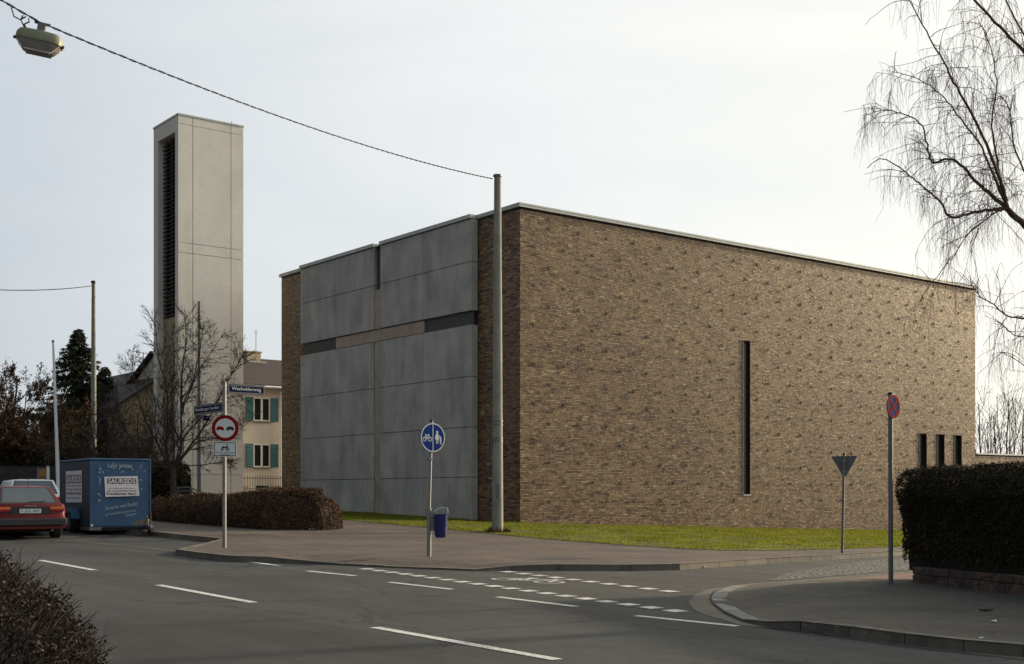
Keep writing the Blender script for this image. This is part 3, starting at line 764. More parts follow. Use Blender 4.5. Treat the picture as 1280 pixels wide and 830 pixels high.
at = thing('tv_antenna', 'thin rod antenna standing by the chimney of the house with teal shutters', 'antenna', H1c+U*hXY(320, 5.2)+V_*5.2+Vector((0, 0, H1b+rz-.3-0)), ROT)
mb = MB(); mb.tube([(0, 0, -.5), (0, 0, .75)], .02, 5); mb.build('mast', M['steel_dark'], at)
mb = MB(); mb.tube([(-.13, 0, .55), (.13, 0, .55)], .010, 4); mb.build('dipole', M['steel_dark'], at)
# iron fence before house
fe = H1c+U*(hX(309))-V_*2.5; fz = hz_(611, 330)+H1b-.1
ft = thing('iron_fence', 'dark iron railing with upright bars in front of the house with teal shutters', 'fence', (fe.x, fe.y, fz), ROT)
mb = MB(); x = -2.0
mb.box(-2, 3.6, -.02, .02, .08, .13); mb.box(-2, 3.6, -.02, .02, .66, .71); mb.build('rail', M['steel_dark'], ft)
mb = MB()
while x < 3.6: mb.tube([(x, 0, -.5), (x, 0, .85)], .014, 4); x += .16
mb.build('railing_bars', M['ink'], ft)
mb = MB(); mb.box(-2, 3.6, -.12, .12, -1.5, -.001); mb.build('base_wall', M['cream_dark'], ft)

# gabled house behind the left tree
G = W(149, 618, 72.0); gb = 1.2
h2 = thing('house', 'ochre gabled house with a sloping brown roof half hidden by the bare tree', 'house', (G.x, G.y, gb), ROT)
gw_ = 7.6; ez2 = CH+(HY-506)/F*72-gb; rz2 = ez2+2.55
mb = MB(); b0 = MB()
mb.prism([(0, -2), (gw_, -2), (gw_, ez2), (gw_/2, rz2), (0, ez2)], 0, .3); mb.prism([(0, -2), (gw_, -2), (gw_, ez2), (gw_/2, rz2), (0, ez2)], 12.7, 13); mb.box(0, .3, .3, 12.7, -2, ez2); mb.box(gw_-.3, gw_, .3, 12.7, -2, ez2)
mb.build('wall', M['cream_dark'], h2)
mb = MB(); sl = (rz2-ez2)/(gw_/2)
mb.quadbox((-.5, -.4, ez2-.5*sl+.02), (gw_/2+.5, 0, rz2-ez2+.5*sl), (0, 13.8, 0), (0, 0, .18)); mb.quadbox((gw_+.5, -.4, ez2-.5*sl+.02), (-gw_/2-.5, 0, rz2-ez2+.5*sl), (0, 13.8, 0), (0, 0, .18))
mb.build('roof', M['roof'], h2)
for (x, z, w, h) in ((1.6, 2.6, 1.1, 1.3), (1.6, -.2, 1.1, 1.5), (.35, 4.3, .0, 0)):
    if w:
        f = MB(); f.box(x, x+w, -.03, -.003, z, z+h); wf = f.build('window', M['white'], h2)
        f = MB(); f.box(x+.07, x+w/2-.03, -.045, -.031, z+.07, z+h-.07); f.box(x+w/2+.03, x+w-.07, -.045, -.031, z+.07, z+h-.07); f.build('pane', M['glassdark'], wf)
f = MB(); f.box(2.9, 4.1, -.03, -.003, -1.2, 1.15); f.build('garage_opening', M['glassdark'], h2)
an = W(179, 618, 78); anz = CH+(HY-478)/F*78
at = thing('tv_antenna', 'television antenna mast with crossed rods above the ridge of the ochre house', 'antenna', (an.x, an.y, anz-.6), ROT)
mb = MB(); mb.tube([(0, 0, 0), (0, 0, 2.5)], .03, 5); mb.build('mast', M['steel_dark'], at)
mb = MB()
for z, L in ((2.45, .9), (2.1, .5), (1.8, .5)): mb.tube([(-L, 0, z+.1), (L*.3, 0, z-.05)], .02, 4)
mb.build('dipole', M['steel_dark'], at)
# dark house behind the trees
D3 = W(98, 618, 84)
h3 = thing('house', 'dim grey brown house with a white balcony rail seen through the trees', 'house', (D3.x, D3.y, 1.2), R(20))
mb = MB(); mb.box(0, 9, 0, 8, -2, 5.2); mb.build('wall', M['house_dark'], h3)
mb = MB(); mb.quadbox((-.5, -.5, 5.21), (10, 0, 0), (0, 4.5, 2.3), (0, 0, .15)); mb.quadbox((-.5, 8.5, 5.21), (10, 0, 0), (0, -4.5, 2.3), (0, 0, .15)); mb.build('roof', M['roof'], h3)
mb = MB()
for k in range(12): mb.box(.6+k*.32, .75+k*.32, -1.1, -1.05, 2.5, 3.4)
mb.box(.5, 4.6, -1.12, -1.04, 3.4, 3.5); mb.build('balcony_rail', M['signwhite'], h3)
mb = MB(); mb.box(.5, 4.6, -1.2, -.001, 2.3, 2.45); mb.build('balcony_floor', M['kerb'], h3)
for x in (1.0, 3.0, 6.0):
    f = MB(); f.box(x, x+1.1, -.03, -.002, 2.7 if x < 5 else .3, 4.3 if x < 5 else 1.8); f.build('window', M['glassdark'], h3)

# ================================================================== POLES, WIRES, LAMP
pb = P(622, 665, .14); PT = CH+(HY-221)/F*pb.y
print('mast', pb, PT)
mast = thing('concrete_mast', 'tall tapering concrete mast standing in the grass at the brick corner', 'pole', (pb.x, pb.y, pb.z))
mb = MB(); Hm = PT-pb.z
mb.tube([(0, 0, -.5), (0, 0, Hm*.3), (0, 0, Hm*.65), (0, 0, Hm)], [.175, .15, .13, .105], 20)
mb.build('shaft', M['mastc'], mast, smooth=True)
mb = MB(); mb.tube([(0, 0, Hm+.001), (0, 0, Hm+.06)], .135, 16); mb.build('cap', M['steel_dark'], mast)
for py in (526.5, 531, 548, 551.5):
    z = CH+(HY-py)/F*pb.y-pb.z; mb = MB(); mb.tube([(0, 0, z-.025), (0, 0, z+.025)], .158, 20); mb.build('clamp_band', M['steel_dark'], mast)
z = CH+(HY-549)/F*pb.y-pb.z
mb = MB(); mb.box(-.05, .05, -.19, -.152, 1.05, 1.45); mb.build('access_door', M['steel_dark'], mast)
mb = MB(); mb.tube([(-.17, -.03, z), (-.18, -.03, z-.5)], .022, 6); mb.build('conduit', M['steel_dark'], mast)
vv, ff = [], []
tag_o = MB()
for k in range(260):
    a = random.uniform(0, 6.28); r = random.uniform(.17, .42); x, y = r*math.cos(a), r*math.sin(a); h = random.uniform(.08, .3)*(1.2-r*2); w = .012
    n = len(vv); vv += [(x-w, y, -.01), (x+w, y+.01, -.01), (x+random.uniform(-.05, .05), y+random.uniform(-.05, .05), max(.05, h))]; ff.append((n, n+1, n+2))
o = fastmesh('grass_tuft', vv, ff, M['brownleaf']); o.location = (pb.x, pb.y, pb.z); tag(o, 'rank brown grass tuft round the foot of the concrete mast', 'grass tuft')
# lamp
LD = 20.0; lp = W(49, 27.5, LD)
lamp = thing('street_lamp', 'olive grey street lamp hanging from the overhead wire', 'street lamp', (lp.x, lp.y, lp.z-.335), R(12))
TILT = Matrix.Rotation(R(9), 4, 'Y')
def lb_(m_, name, mat, parent, **k):
    for v in m_.v: 
        q = TILT @ v; v[:] = q
    return m_.build(name, mat, parent, **k)
def lamp_loft(secs):
    m_ = MB(); n = 20
    for (z, rx, ry) in secs:
        for k in range(n):
            a = 2*math.pi*k/n; c, s_ = math.cos(a), math.sin(a); e = .55
            m_.v.append(Vector((rx*math.copysign(abs(c)**e, c), ry*math.copysign(abs(s_)**e, s_), z)))
    for j in range(len(secs)-1):
        for k in range(n): m_.f.append((j*n+k, j*n+(k+1) % n, (j+1)*n+(k+1) % n, (j+1)*n+k)); m_.m.append(0)
    m_.f.append(tuple(range(n))); m_.f.append(tuple((len(secs)-1)*n+k for k in range(n))); m_.m += [0, 0]; return m_
hs = lb_(lamp_loft([(.02, .36, .19), (.09, .352, .185), (.15, .315, .16), (.17, .23, .11)]), 'housing', M['lampgreen'], lamp, smooth=True)
rm = lb_(lamp_loft([(-.012, .36, .2), (.019, .36, .2)]), 'rim', M['lampgreen'], lamp)
bw = lb_(lamp_loft([(-.013, .34, .18), (-.08, .31, .16), (-.16, .235, .125), (-.17, .2, .1)]), 'bowl', M['bowl'], lamp, smooth=True)
lb_(MB().box(-.2, .2, -.125, -.115, -.155, -.02), 'reflector', M['steel_dark'], lamp)
mb = MB()
for s_ in (-1, 1): mb.tube([(s_*.33, -.1, -.02), (s_*.22, -.125, -.165)], .012, 5)
mb.tube([(-.2, -.118, -.166), (.2, -.118, -.166)], .012, 6); mb.tube([(-.2, .118, -.166), (.2, .118, -.166)], .012, 6)
lb_(mb, 'bowl_rim', M['lampwhite'], lamp)
lb_(MB().box(-.06, .06, -.05, .05, .171, .3), 'bracket', M['steel_dark'], lamp)
lb_(MB().box(-.12, .13, -.02, .02, .301, .33), 'wire_clamp', M['steel_dark'], lamp)
for s_ in (-.37, .37): lb_(MB().tube([(s_-.02, -.03, .0), (s_+.02, -.03, .0)], .025, 8), 'latch', M['ink'], lamp)
mb = MB(); mb.tube([(-.5, 0, .46), (-.44, .0, .33), (-.34, 0, .30), (-.26, 0, .37)], .012, 5); mb.tube([(-.31, 0, .38), (-.33, 0, .30), (-.25, 0, .18)], .012, 5); mb.tube([(-.22, 0, .35), (-.2, 0, .30), (-.27, 0, .24), (-.22, 0, .18)], .014, 5)
lb_(mb, 'supply_cable', M['ink'], lamp)
# suspension wire
wp = [W(616, 223, pb.y), ]
n = 40; A = Vector((pb.x-.16, pb.y, CH+(HY-223.5)/F*pb.y)); Bm = W(49, 27.5, LD)
ext = Vector((-13.2, 1.0, 9.9))
pts = []
for i in range(n+1):
    t = i/n; p = A+(Bm-A)*t; p.z -= 4*.26*t*(1-t); pts.append(p)
for i in range(1, 15):
    t = i/14; p = Bm+(ext-Bm)*t; p.z += -.15*4*t*(1-t); pts.append(p)
fine = []
for a, b in zip(pts[:-1], pts[1:]):
    k = max(2, int((b-a).length/.09))
    for j in range(k): fine.append(a+(b-a)*(j/k))
wt = thing('overhead_wire', 'twisted suspension wire running from the concrete mast over the street to the lamp', 'cable', tuple(A))
m1, m2 = MB(), MB()
def helix(off):
    out = []; s_ = 0
    for i, p in enumerate(fine):
        if i: s_ += (p-fine[i-1]).length
        a = s_/.55*2*math.pi+off; out.append(p-A+Vector((.011*math.cos(a), 0, .011*math.sin(a))))
    return out
m1.tube(helix(0), .010, 4); m2.tube(helix(math.pi), .008, 4)
m1.build('steel_strand', M['wire'], wt); m2.build('cable_strand', M['wire'], wt)
# far mast with its wire
fm = W(117, 618, 66); fmt = CH+(HY-354)/F*66; fz = gz(fm.x, fm.y)
t2 = thing('steel_mast', 'far dark mast rising behind the spruce with a wire at its top', 'pole', (fm.x, fm.y, fz))
MB().tube([(0, 0, -.5), (0, 0, fmt-fz-4), (0, 0, fmt-fz)], [.16, .13, .1], 12).build('shaft', M['mastc'], t2, smooth=True)
MB().tube([(0, 0, fmt-fz+.001), (0, 0, fmt-fz+.12)], .14, 10).build('cap', M['ink'], t2)
mb = MB(); e = W(117, 357, 66); s_ = W(-90, 355, 50); base = Vector((fm.x, fm.y, 0))
pp = [e+(s_-e)*(i/12)-Vector((0, 0, .25*4*(i/12)*(1-i/12))) for i in range(13)]
o = mb.tube([p-e for p in pp], .022, 5).build('overhead_wire', M['ink']); o.location = e; tag(o, 'thin level wire leading off from the top of the far mast', 'cable')
# flagpoles
q = W(68.5, 618, 46); qz = gz(q.x, q.y)+.1
f1 = thing('flagpole', 'slim white flagpole rising behind the parked cars', 'flagpole', (q.x, q.y, qz)); top = CH+(HY-428)/F*46-qz
bot = W(72.5, 600, 46)-Vector((q.x, q.y, qz)); tp = W(66.3, 428, 46)-Vector((q.x, q.y, qz))
MB().tube([(bot.x+.02, 0, -.3), (bot.x, 0, bot.z), (tp.x, 0, top)], [.075, .07, .035], 12).build('pole', M['white'], f1, smooth=True)
MB().tube([(tp.x, 0, top+.001), (tp.x, 0, top+.08)], .05, 8).build('cap', M['steel_dark'], f1)
MB().tube([(bot.x+.09, -.04, 1.0), (tp.x+.05, -.03, top-.05)], .006, 4).build('halyard', M['signwhite'], f1)
q = W(248.7, 618, 54.5); qz = gz(q.x, q.y)+.1; top = CH+(HY-379)/F*54.5-qz
f2 = thing('flagpole', 'grey metal flagpole standing in front of the bell tower', 'flagpole', (q.x, q.y, qz))
MB().tube([(0, 0, -.3), (0, 0, top)], [.085, .05], 12).build('pole', M['steel_dark'], f2, smooth=True)
MB().tube([(0, 0, top+.001), (0, 0, top+.08)], .06, 8).build('cap', M['steel_dark'], f2)
MB().tube([(-.11, -.04, 1.2), (-.08, -.03, top-.1)], .007, 4).build('halyard', M['steel_dark'], f2)

# ================================================================== SIGNS
def sign_bike(pb_, top):
    t = thing('cycle_path_sign', 'round blue sign with bicycle and pedestrians on a slim leaning post', 'road sign', pb_, ROT)
    H = top
    lean = Vector((.05, .03, 0))
    MB().tube([(0, 0, -.3), (.012, 0, .98)], .047, 12).build('post_sleeve', M['steel'], t, smooth=True)
    MB().tube([(.012, 0, .981), (.07, 0, H)], .03, 12).build('post', M['steel'], t, smooth=True)
    MB().tube([(.07, 0, H+.001), (.07, 0, H+.04)], .036, 10).build('post_cap', M['ink'], t)
    cx, cz = .07, H-.33
    MB().disc(cx, cz, .30, -.046, -.036).build('sign_plate', M['steel_dark'], t)
    MB().disc(cx, cz, .298, -.049, -.0465).build('sign_face', M['blue'], t)
    m_ = MB(); m_.ring(cx, cz, .278, .298, -.0515, -.0495); m_.box(cx-.008, cx+.008, -.0515, -.0495, cz-.277, cz+.277); m_.build('border', M['signwhite'], t)
    m_ = MB()
    bike2d(lambda pts: m_.strip([(cx-.14+a*.12, cz-.075+b*.135) for a, b in pts], .013, -.0515, -.0495), lambda a, b, r: m_.ring(cx-.14+a*.12/1, cz-.075+b*.135, r*.12, r*.12+.013, -.0515, -.0495, 20))
    m_.build('bicycle_symbol', M['signwhite'], t)
    m_ = MB(); X, Z = cx+.105, cz-.12
    m_.disc(X, Z+.235, .026, -.0515, -.0495, 16); m_.prism([(X-.022, Z+.2), (X+.022, Z+.2), (X+.045, Z+.08), (X-.045, Z+.08)], -.0515, -.0495)
    m_.strip([(X-.018, Z+.08), (X-.018, Z)], .018, -.0515, -.0495); m_.strip([(X+.018, Z+.08), (X+.018, Z)], .018, -.0515, -.0495); m_.strip([(X+.028, Z+.19), (X+.075, Z+.1)], .014, -.0515, -.0495); m_.strip([(X-.028, Z+.19), (X-.05, Z+.1)], .014, -.0515, -.0495)
    X += .085; Z -= .015
    m_.disc(X, Z+.145, .019, -.0515, -.0495, 14); m_.prism([(X-.016, Z+.125), (X+.016, Z+.125), (X+.02, Z+.05), (X-.02, Z+.05)], -.0515, -.0495); m_.strip([(X-.01, Z+.05), (X-.01, Z)], .012, -.0515, -.0495); m_.strip([(X+.01, Z+.05), (X+.01, Z)], .012, -.0515, -.0495)
    m_.build('pedestrian_symbol', M['signwhite'], t)
    MB().box(cx-.04, cx+.04, -.035, .04, cz-.1, cz-.06).build('clamp', M['steel_dark'], t)
    MB().box(cx-.04, cx+.04, -.035, .04, cz+.1, cz+.14).build('clamp', M['steel_dark'], t)
    MB().box(-.02, .09, -.045, .045, 2.0, 2.03).build('clamp', M['steel_dark'], t)
    return t
p1_ = P(536, 695.5, .12); sc1 = F/p1_.y; print('bike sign D', p1_.y, 'px/m', sc1)
sign_bike(tuple(p1_), (695.5-527)/sc1)
# litter bin on that post
bz = p1_.z+(695.5-672)/sc1; bw_ = .13
bn = thing('litter_bin', 'blue plastic litter bin with grey hood fixed to the leaning sign post', 'litter bin', (p1_.x+.24, p1_.y-.03, bz), R(10))
hgt = (672-643)/sc1
m_ = MB(); nn_ = 24
secs = [(0, .085, .07), (.03, .115, .095), (.10, .125, .105), (hgt-.02, .145, .125), (hgt, .148, .128)]
def loft(secs, n=24, e=.7):
    m = MB()
    for (z, rx, ry) in secs:
        for k in range(n):
            a = 2*math.pi*k/n; c, s = math.cos(a), math.sin(a); m.v.append(Vector((rx*math.copysign(abs(c)**e, c), ry*math.copysign(abs(s)**e, s), z)))
    for j in range(len(secs)-1):
        for k in range(n): m.f.append((j*n+k, j*n+(k+1) % n, (j+1)*n+(k+1) % n, (j+1)*n+k)); m.m.append(0)
    m.f.append(tuple(range(n))); m.f.append(tuple((len(secs)-1)*n+k for k in range(n))); m.m += [0, 0]; return m
loft(secs).build('body', M['binblue'], bn, smooth=True)
m_ = MB(); m_.prism([(-.15, 0), (.15, 0), (.15, .045), (.14, .14), (.07, .15), (-.06, .115), (-.15, .05)], -.13, .13); hd = m_.build('hood', M['bingrey'], bn, bevel=.015)
hd.location = (0, 0, hgt+.002)
m_ = MB(); m_.box(.06, .152, -.08, .08, hgt+.03, hgt+.09); m_.build('opening', M['black'], bn)
MB().box(-.20, -.11, -.03, .03, hgt*.3, hgt*.8).build('bracket', M['steel_dark'], bn)
m_ = MB(); m_.box(.135, .15, -.05, .02, hgt*.45, hgt*.62); m_.build('sticker', M['signwhite'], bn)

# street name post
p2_ = P(280.5, 684.5, .12); s2 = F/p2_.y; print('name sign D', p2_.y, s2)
az = math.atan2(p2_.x, p2_.y)
t = thing('street_sign_post', 'post with two street name plates above a red ringed no overtaking sign', 'road sign', tuple(p2_), -az)
Hn = (684.5-479)/s2
MB().tube([(0, 0, -.3), (0, 0, Hn)], .043, 14).build('post', M['steel'], t, smooth=True)
MB().tube([(0, 0, Hn+.001), (0, 0, Hn+.03)], .05, 12).build('post_cap', M['steel_dark'], t)
cz = (684.5-535.3)/s2; rr = 16.4/s2; cx = 1.0/s2
MB().disc(cx, cz, rr, -.062, -.05).build('sign_plate', M['steel_dark'], t)
MB().disc(cx, cz, rr-.001, -.065, -.0625).build('sign_face', M['signwhite'], t)
MB().ring(cx, cz, rr*.74, rr-.001, -.068, -.0655).build('red_ring', M['red'], t)
def carsym(m, x, z, w):
    h = w*.42
    m.prism([(x, z), (x+w, z), (x+w, z+h*.5), (x+w*.9, z+h*.55), (x+w*.8, z+h), (x+w*.2, z+h), (x+w*.08, z+h*.55), (x, z+h*.5)], -.068, -.0655)
    m.disc(x+w*.2, z-.002, w*.11, -.068, -.0655, 12); m.disc(x+w*.8, z-.002, w*.11, -.068, -.0655, 12)
cw_ = rr*.58
m_ = MB(); carsym(m_, cx-rr*.66, cz-rr*.12, cw_); m_.build('red_car_symbol', M['red'], t)
m_ = MB(); carsym(m_, cx+rr*.08, cz-rr*.12, cw_); m_.build('black_car_symbol', M['ink'], t)
# supplementary plate
x0, x1 = (267-280.5)/s2, (295.5-280.5)/s2; z0, z1 = (684.5-571)/s2, (684.5-552)/s2
MB().box(x0, x1, -.062, -.05, z0, z1).build('plate', M['signwhite'], t, bevel=.004)
m_ = MB(); e = .018; w_ = .014
for a, b, c, d in ((x0+e, x1-e, z0+e, z0+e+w_), (x0+e, x1-e, z1-e-w_, z1-e), (x0+e, x0+e+w_, z0+e+w_, z1-e-w_), (x1-e-w_, x1-e, z0+e+w_, z1-e-w_)): m_.box(a, b, -.065, -.0625, c, d)
m_.build('plate_border', M['ink'], t)
m_ = MB(); tx, tzz = (x0+x1)/2+.005, z0+.165; k = .17
m_.ring(tx+.05, tzz+.005, .018, .038, -.065, -.0625, 18); m_.ring(tx-.065, tzz-.006, .01, .027, -.065, -.0625, 16)
m_.prism([(tx-.08, tzz+.02), (tx+.02, tzz+.03), (tx+.06, tzz+.045), (tx+.06, tzz+.065), (tx-.075, tzz+.055)], -.065, -.0625)
m_.box(tx+.03, tx+.045, -.065, -.0625, tzz+.065, tzz+.1); m_.disc(tx+.037, tzz+.105, .014, -.065, -.0625, 10); m_.box(tx-.055, tx-.045, -.065, -.0625, tzz+.055, tzz+.085); m_.build('tractor_symbol', M['ink'], t)
text('lettering', 'dürfen überholt', x0+.05, x1-.05, z0+.095, .038, -.0626, M['ink'], t)
text('lettering', 'werden', (x0+x1)/2-.09, (x0+x1)/2+.09, z0+.05, .032, -.0626, M['ink'], t)
# name plates: own rotated holders as parts of the post
def nameplate(px0, px1, pyc, hpx, s_txt, dirv, side):
    hold = MB()
    def along(px):
        m = (px-CX)/F; return (m*p2_.y-p2_.x)/(dirv.x-m*dirv.y)
    a, b = along(px0), along(px1)
    L0, L1 = min(a, b), max(a, b)
    # build in world-aligned rotated frame, then express in the parent's frame
    H_ = hpx/s2/(1+((L0+L1)/2*dirv.y)/p2_.y)*1.0*(1+((L0+L1)/2*dirv.y)/p2_.y)
    midD = p2_.y+(L0+L1)/2*dirv.y
    H_ = hpx*midD/F; zc = CH+(HY-pyc)/F*midD-p2_.z
    ang = math.atan2(dirv.y, dirv.x)
    flip = (Vector((dirv.y, -dirv.x)).dot(-p2_.to_2d()) < 0)
    if flip: ang += math.pi; L0, L1 = -L1, -L0
    pl = MB().prism([(L0, zc-H_/2+.03), (L0+.03, zc-H_/2), (L1-.03, zc-H_/2), (L1, zc-H_/2+.03), (L1, zc+H_/2-.03), (L1-.03, zc+H_/2), (L0+.03, zc+H_/2), (L0, zc+H_/2-.03)], -.015, .015).build('name_plate', M['navy'], t)
    pl.rotation_euler = (0, 0, ang+az)
    m_ = MB()
    for (a, b, c, d) in ((L0+.01, L1-.01, zc+H_/2-.028, zc+H_/2-.01), (L0+.01, L1-.01, zc-H_/2+.01, zc-H_/2+.028), (L0+.01, L0+.028, zc-H_/2+.028, zc+H_/2-.028), (L1-.028, L1-.01, zc-H_/2+.028, zc+H_/2-.028)): m_.box(a, b, -.0185, -.0155, c, d)
    m_.box(L0-.02, L1+.02, -.022, .022, zc+H_/2+.002, zc+H_/2+.014); m_.box(L0-.02, L1+.02, -.022, .022, zc-H_/2-.014, zc-H_/2-.002)
    m_.build('plate_frame', M['steel'], pl)
    text('lettering', s_txt, L0+.09, L1-.09, zc, H_*.5, -.016, M['signwhite'], pl, bold=.012)
    return pl
nameplate(284.5, 330.5, 487.0, 11.0, 'Wacholderweg', U, 1)
nameplate(243, 277.5, 511.3, 10.5, 'Homburger Landstr.', V_, -1)
pl = MB().box((255-281)/s2, (263-281)/s2, .1, .11, (684.5-526)/s2, (684.5-519.5)/s2).build('number_plate', M['navy'], t)
MB().tube([((259-281)/s2, .10, (684.5-522)/s2), (0, .02, (684.5-518)/s2)], .01, 5).build('bracket', M['steel_dark'], t)

# no stopping sign
p3_ = P(1113.5, 729.5, .12); s3 = F/p3_.y; print('nostop D', p3_.y, s3)
t = thing('no_stopping_sign', 'red and blue no stopping sign on a grey post by the dark clipped hedge', 'road sign', tuple(p3_), ROT+R(4))
H3 = (729.5-493)/s3
MB().tube([(0, 0, -.3), (-.01, 0, H3)], .038, 14).build('post', M['steel_dark'], t, smooth=True)
MB().tube([(-.01, 0, H3+.001), (-.01, 0, H3+.03)], .042, 12).build('post_cap', M['ink'], t)
cz = (729.5-508.5)/s3; rr = 14.8/s3; cx = -.01
MB().disc(cx, cz, rr, -.052, -.042).build('sign_plate', M['steel'], t)
MB().disc(cx, cz, rr-.002, -.055, -.0525).build('sign_face', M['blue'], t)
m_ = MB(); m_.ring(cx, cz, rr*.76, rr-.002, -.058, -.0555)
for s_ in (1, -1): m_.strip([(cx-rr*.55, cz-s_*rr*.55), (cx+rr*.55, cz+s_*rr*.55)], rr*.22, -.058 if s_ > 0 else -.0575, -.0555)
m_.build('red_cross_and_ring', M['red'], t)
# yield sign (seen from behind)
p4_ = P(1052.5, 691.5, .12); s4 = F/p4_.y; print('yield D', p4_.y, s4)
t = thing('give_way_sign', 'grey back of a triangular give way sign on a thin post by the pavement kerb', 'road sign', tuple(p4_), R(180-25))
H4 = (691.5-568)/s4; hw = 31/s4/2; zt = (691.5-570)/s4; zb = (691.5-597)/s4
MB().tube([(0, 0, -.3), (-.05, 0, H4)], .032, 12).build('post', M['steel_dark'], t, smooth=True)
MB().tube([(-.05, 0, H4+.001), (-.05, 0, H4+.03)], .036, 10).build('post_cap', M['ink'], t)
def tri(c, hw, zt, zb, k): 
    return [(c-hw*k, zt-(1-k)*.1), (c-hw*k+.02, zt-(1-k)*.1+.015*0), (c+hw*k, zt-(1-k)*.1), (c+.015, zb+(1-k)*.22), (c-.015, zb+(1-k)*.22)]
MB().prism([(-.05-hw, zt), (-.05+hw, zt), (-.05+hw, zt-.03), (-.03, zb), (-.07, zb), (-.05-hw, zt-.03)], -.045, -.035).build('sign_plate', simple('sign_back', (.13, .15, .16), .55, .3, .1), t)
MB().prism([(-.05-hw+.01, zt-.006), (-.05+hw-.01, zt-.006), (-.05, zb+.012)], -.048, -.0455).build('red_border', M['red'], t)
MB().prism([(-.05-hw+.1, zt-.055), (-.05+hw-.1, zt-.055), (-.05, zb+.13)], -.051, -.0485).build('sign_face', M['signwhite'], t)
MB().box(-.11, .01, -.034, .04, zt-.14, zt-.1).build('clamp', M['steel'], t)
MB().box(-.10, .0, -.034, .04, zb+.12, zb+.16).build('clamp', M['steel'], t)

# notice board far left
q = W(60, 618, 44); qz = gz(q.x, q.y)
t = thing('notice_board', 'small faded notice board on a pale post beyond the parked cars', 'notice board', (q.x, q.y, qz), R(8))
MB().box(-.04, .04, -.04, .04, -.3, CH+(HY-583)/F*44-qz).build('post', M['signwhite'], t)
z1 = CH+(HY-584.5)/F*44-qz
MB().box(-.32, -.041, -.02, .02, z1-.75, z1-.02).build('board', simple('faded_board', (.16, .085, .05), .8, 0, .5, 5), t)
MB().box(-.30, -.06, -.03, -.021, z1-.3, z1-.12).build('notice', simple('ochre_notice', (.30, .15, .03), .8, 0, .3, 8), t)
MB().box(-.36, -.32, -.03, .03, -.3, z1).build('post', M['steel_dark'], t)
# dark fence at far left
q = W(-40, 618, 50); qz = gz(q.x, q.y)
t = thing('wooden_fence', 'dark weathered board fence under the brown trees beyond the cars', 'fence', (q.x, q.y, qz), R(2))
m_ = MB(); x = 0
while x < 4.4:
    m_.box(x, x+.14, -.01, .012, -.1, 1.55+random.uniform(-.02, .02)); x += .16
m_.build('boards', simple('dark_boards', (.035, .03, .026), .85, 0, .3, 4), t)
m_ = MB(); m_.box(0, 4.4, .013, .06, .35, .43); m_.box(0, 4.4, .013, .06, 1.2, 1.28); m_.build('rails', M['bark'], t)

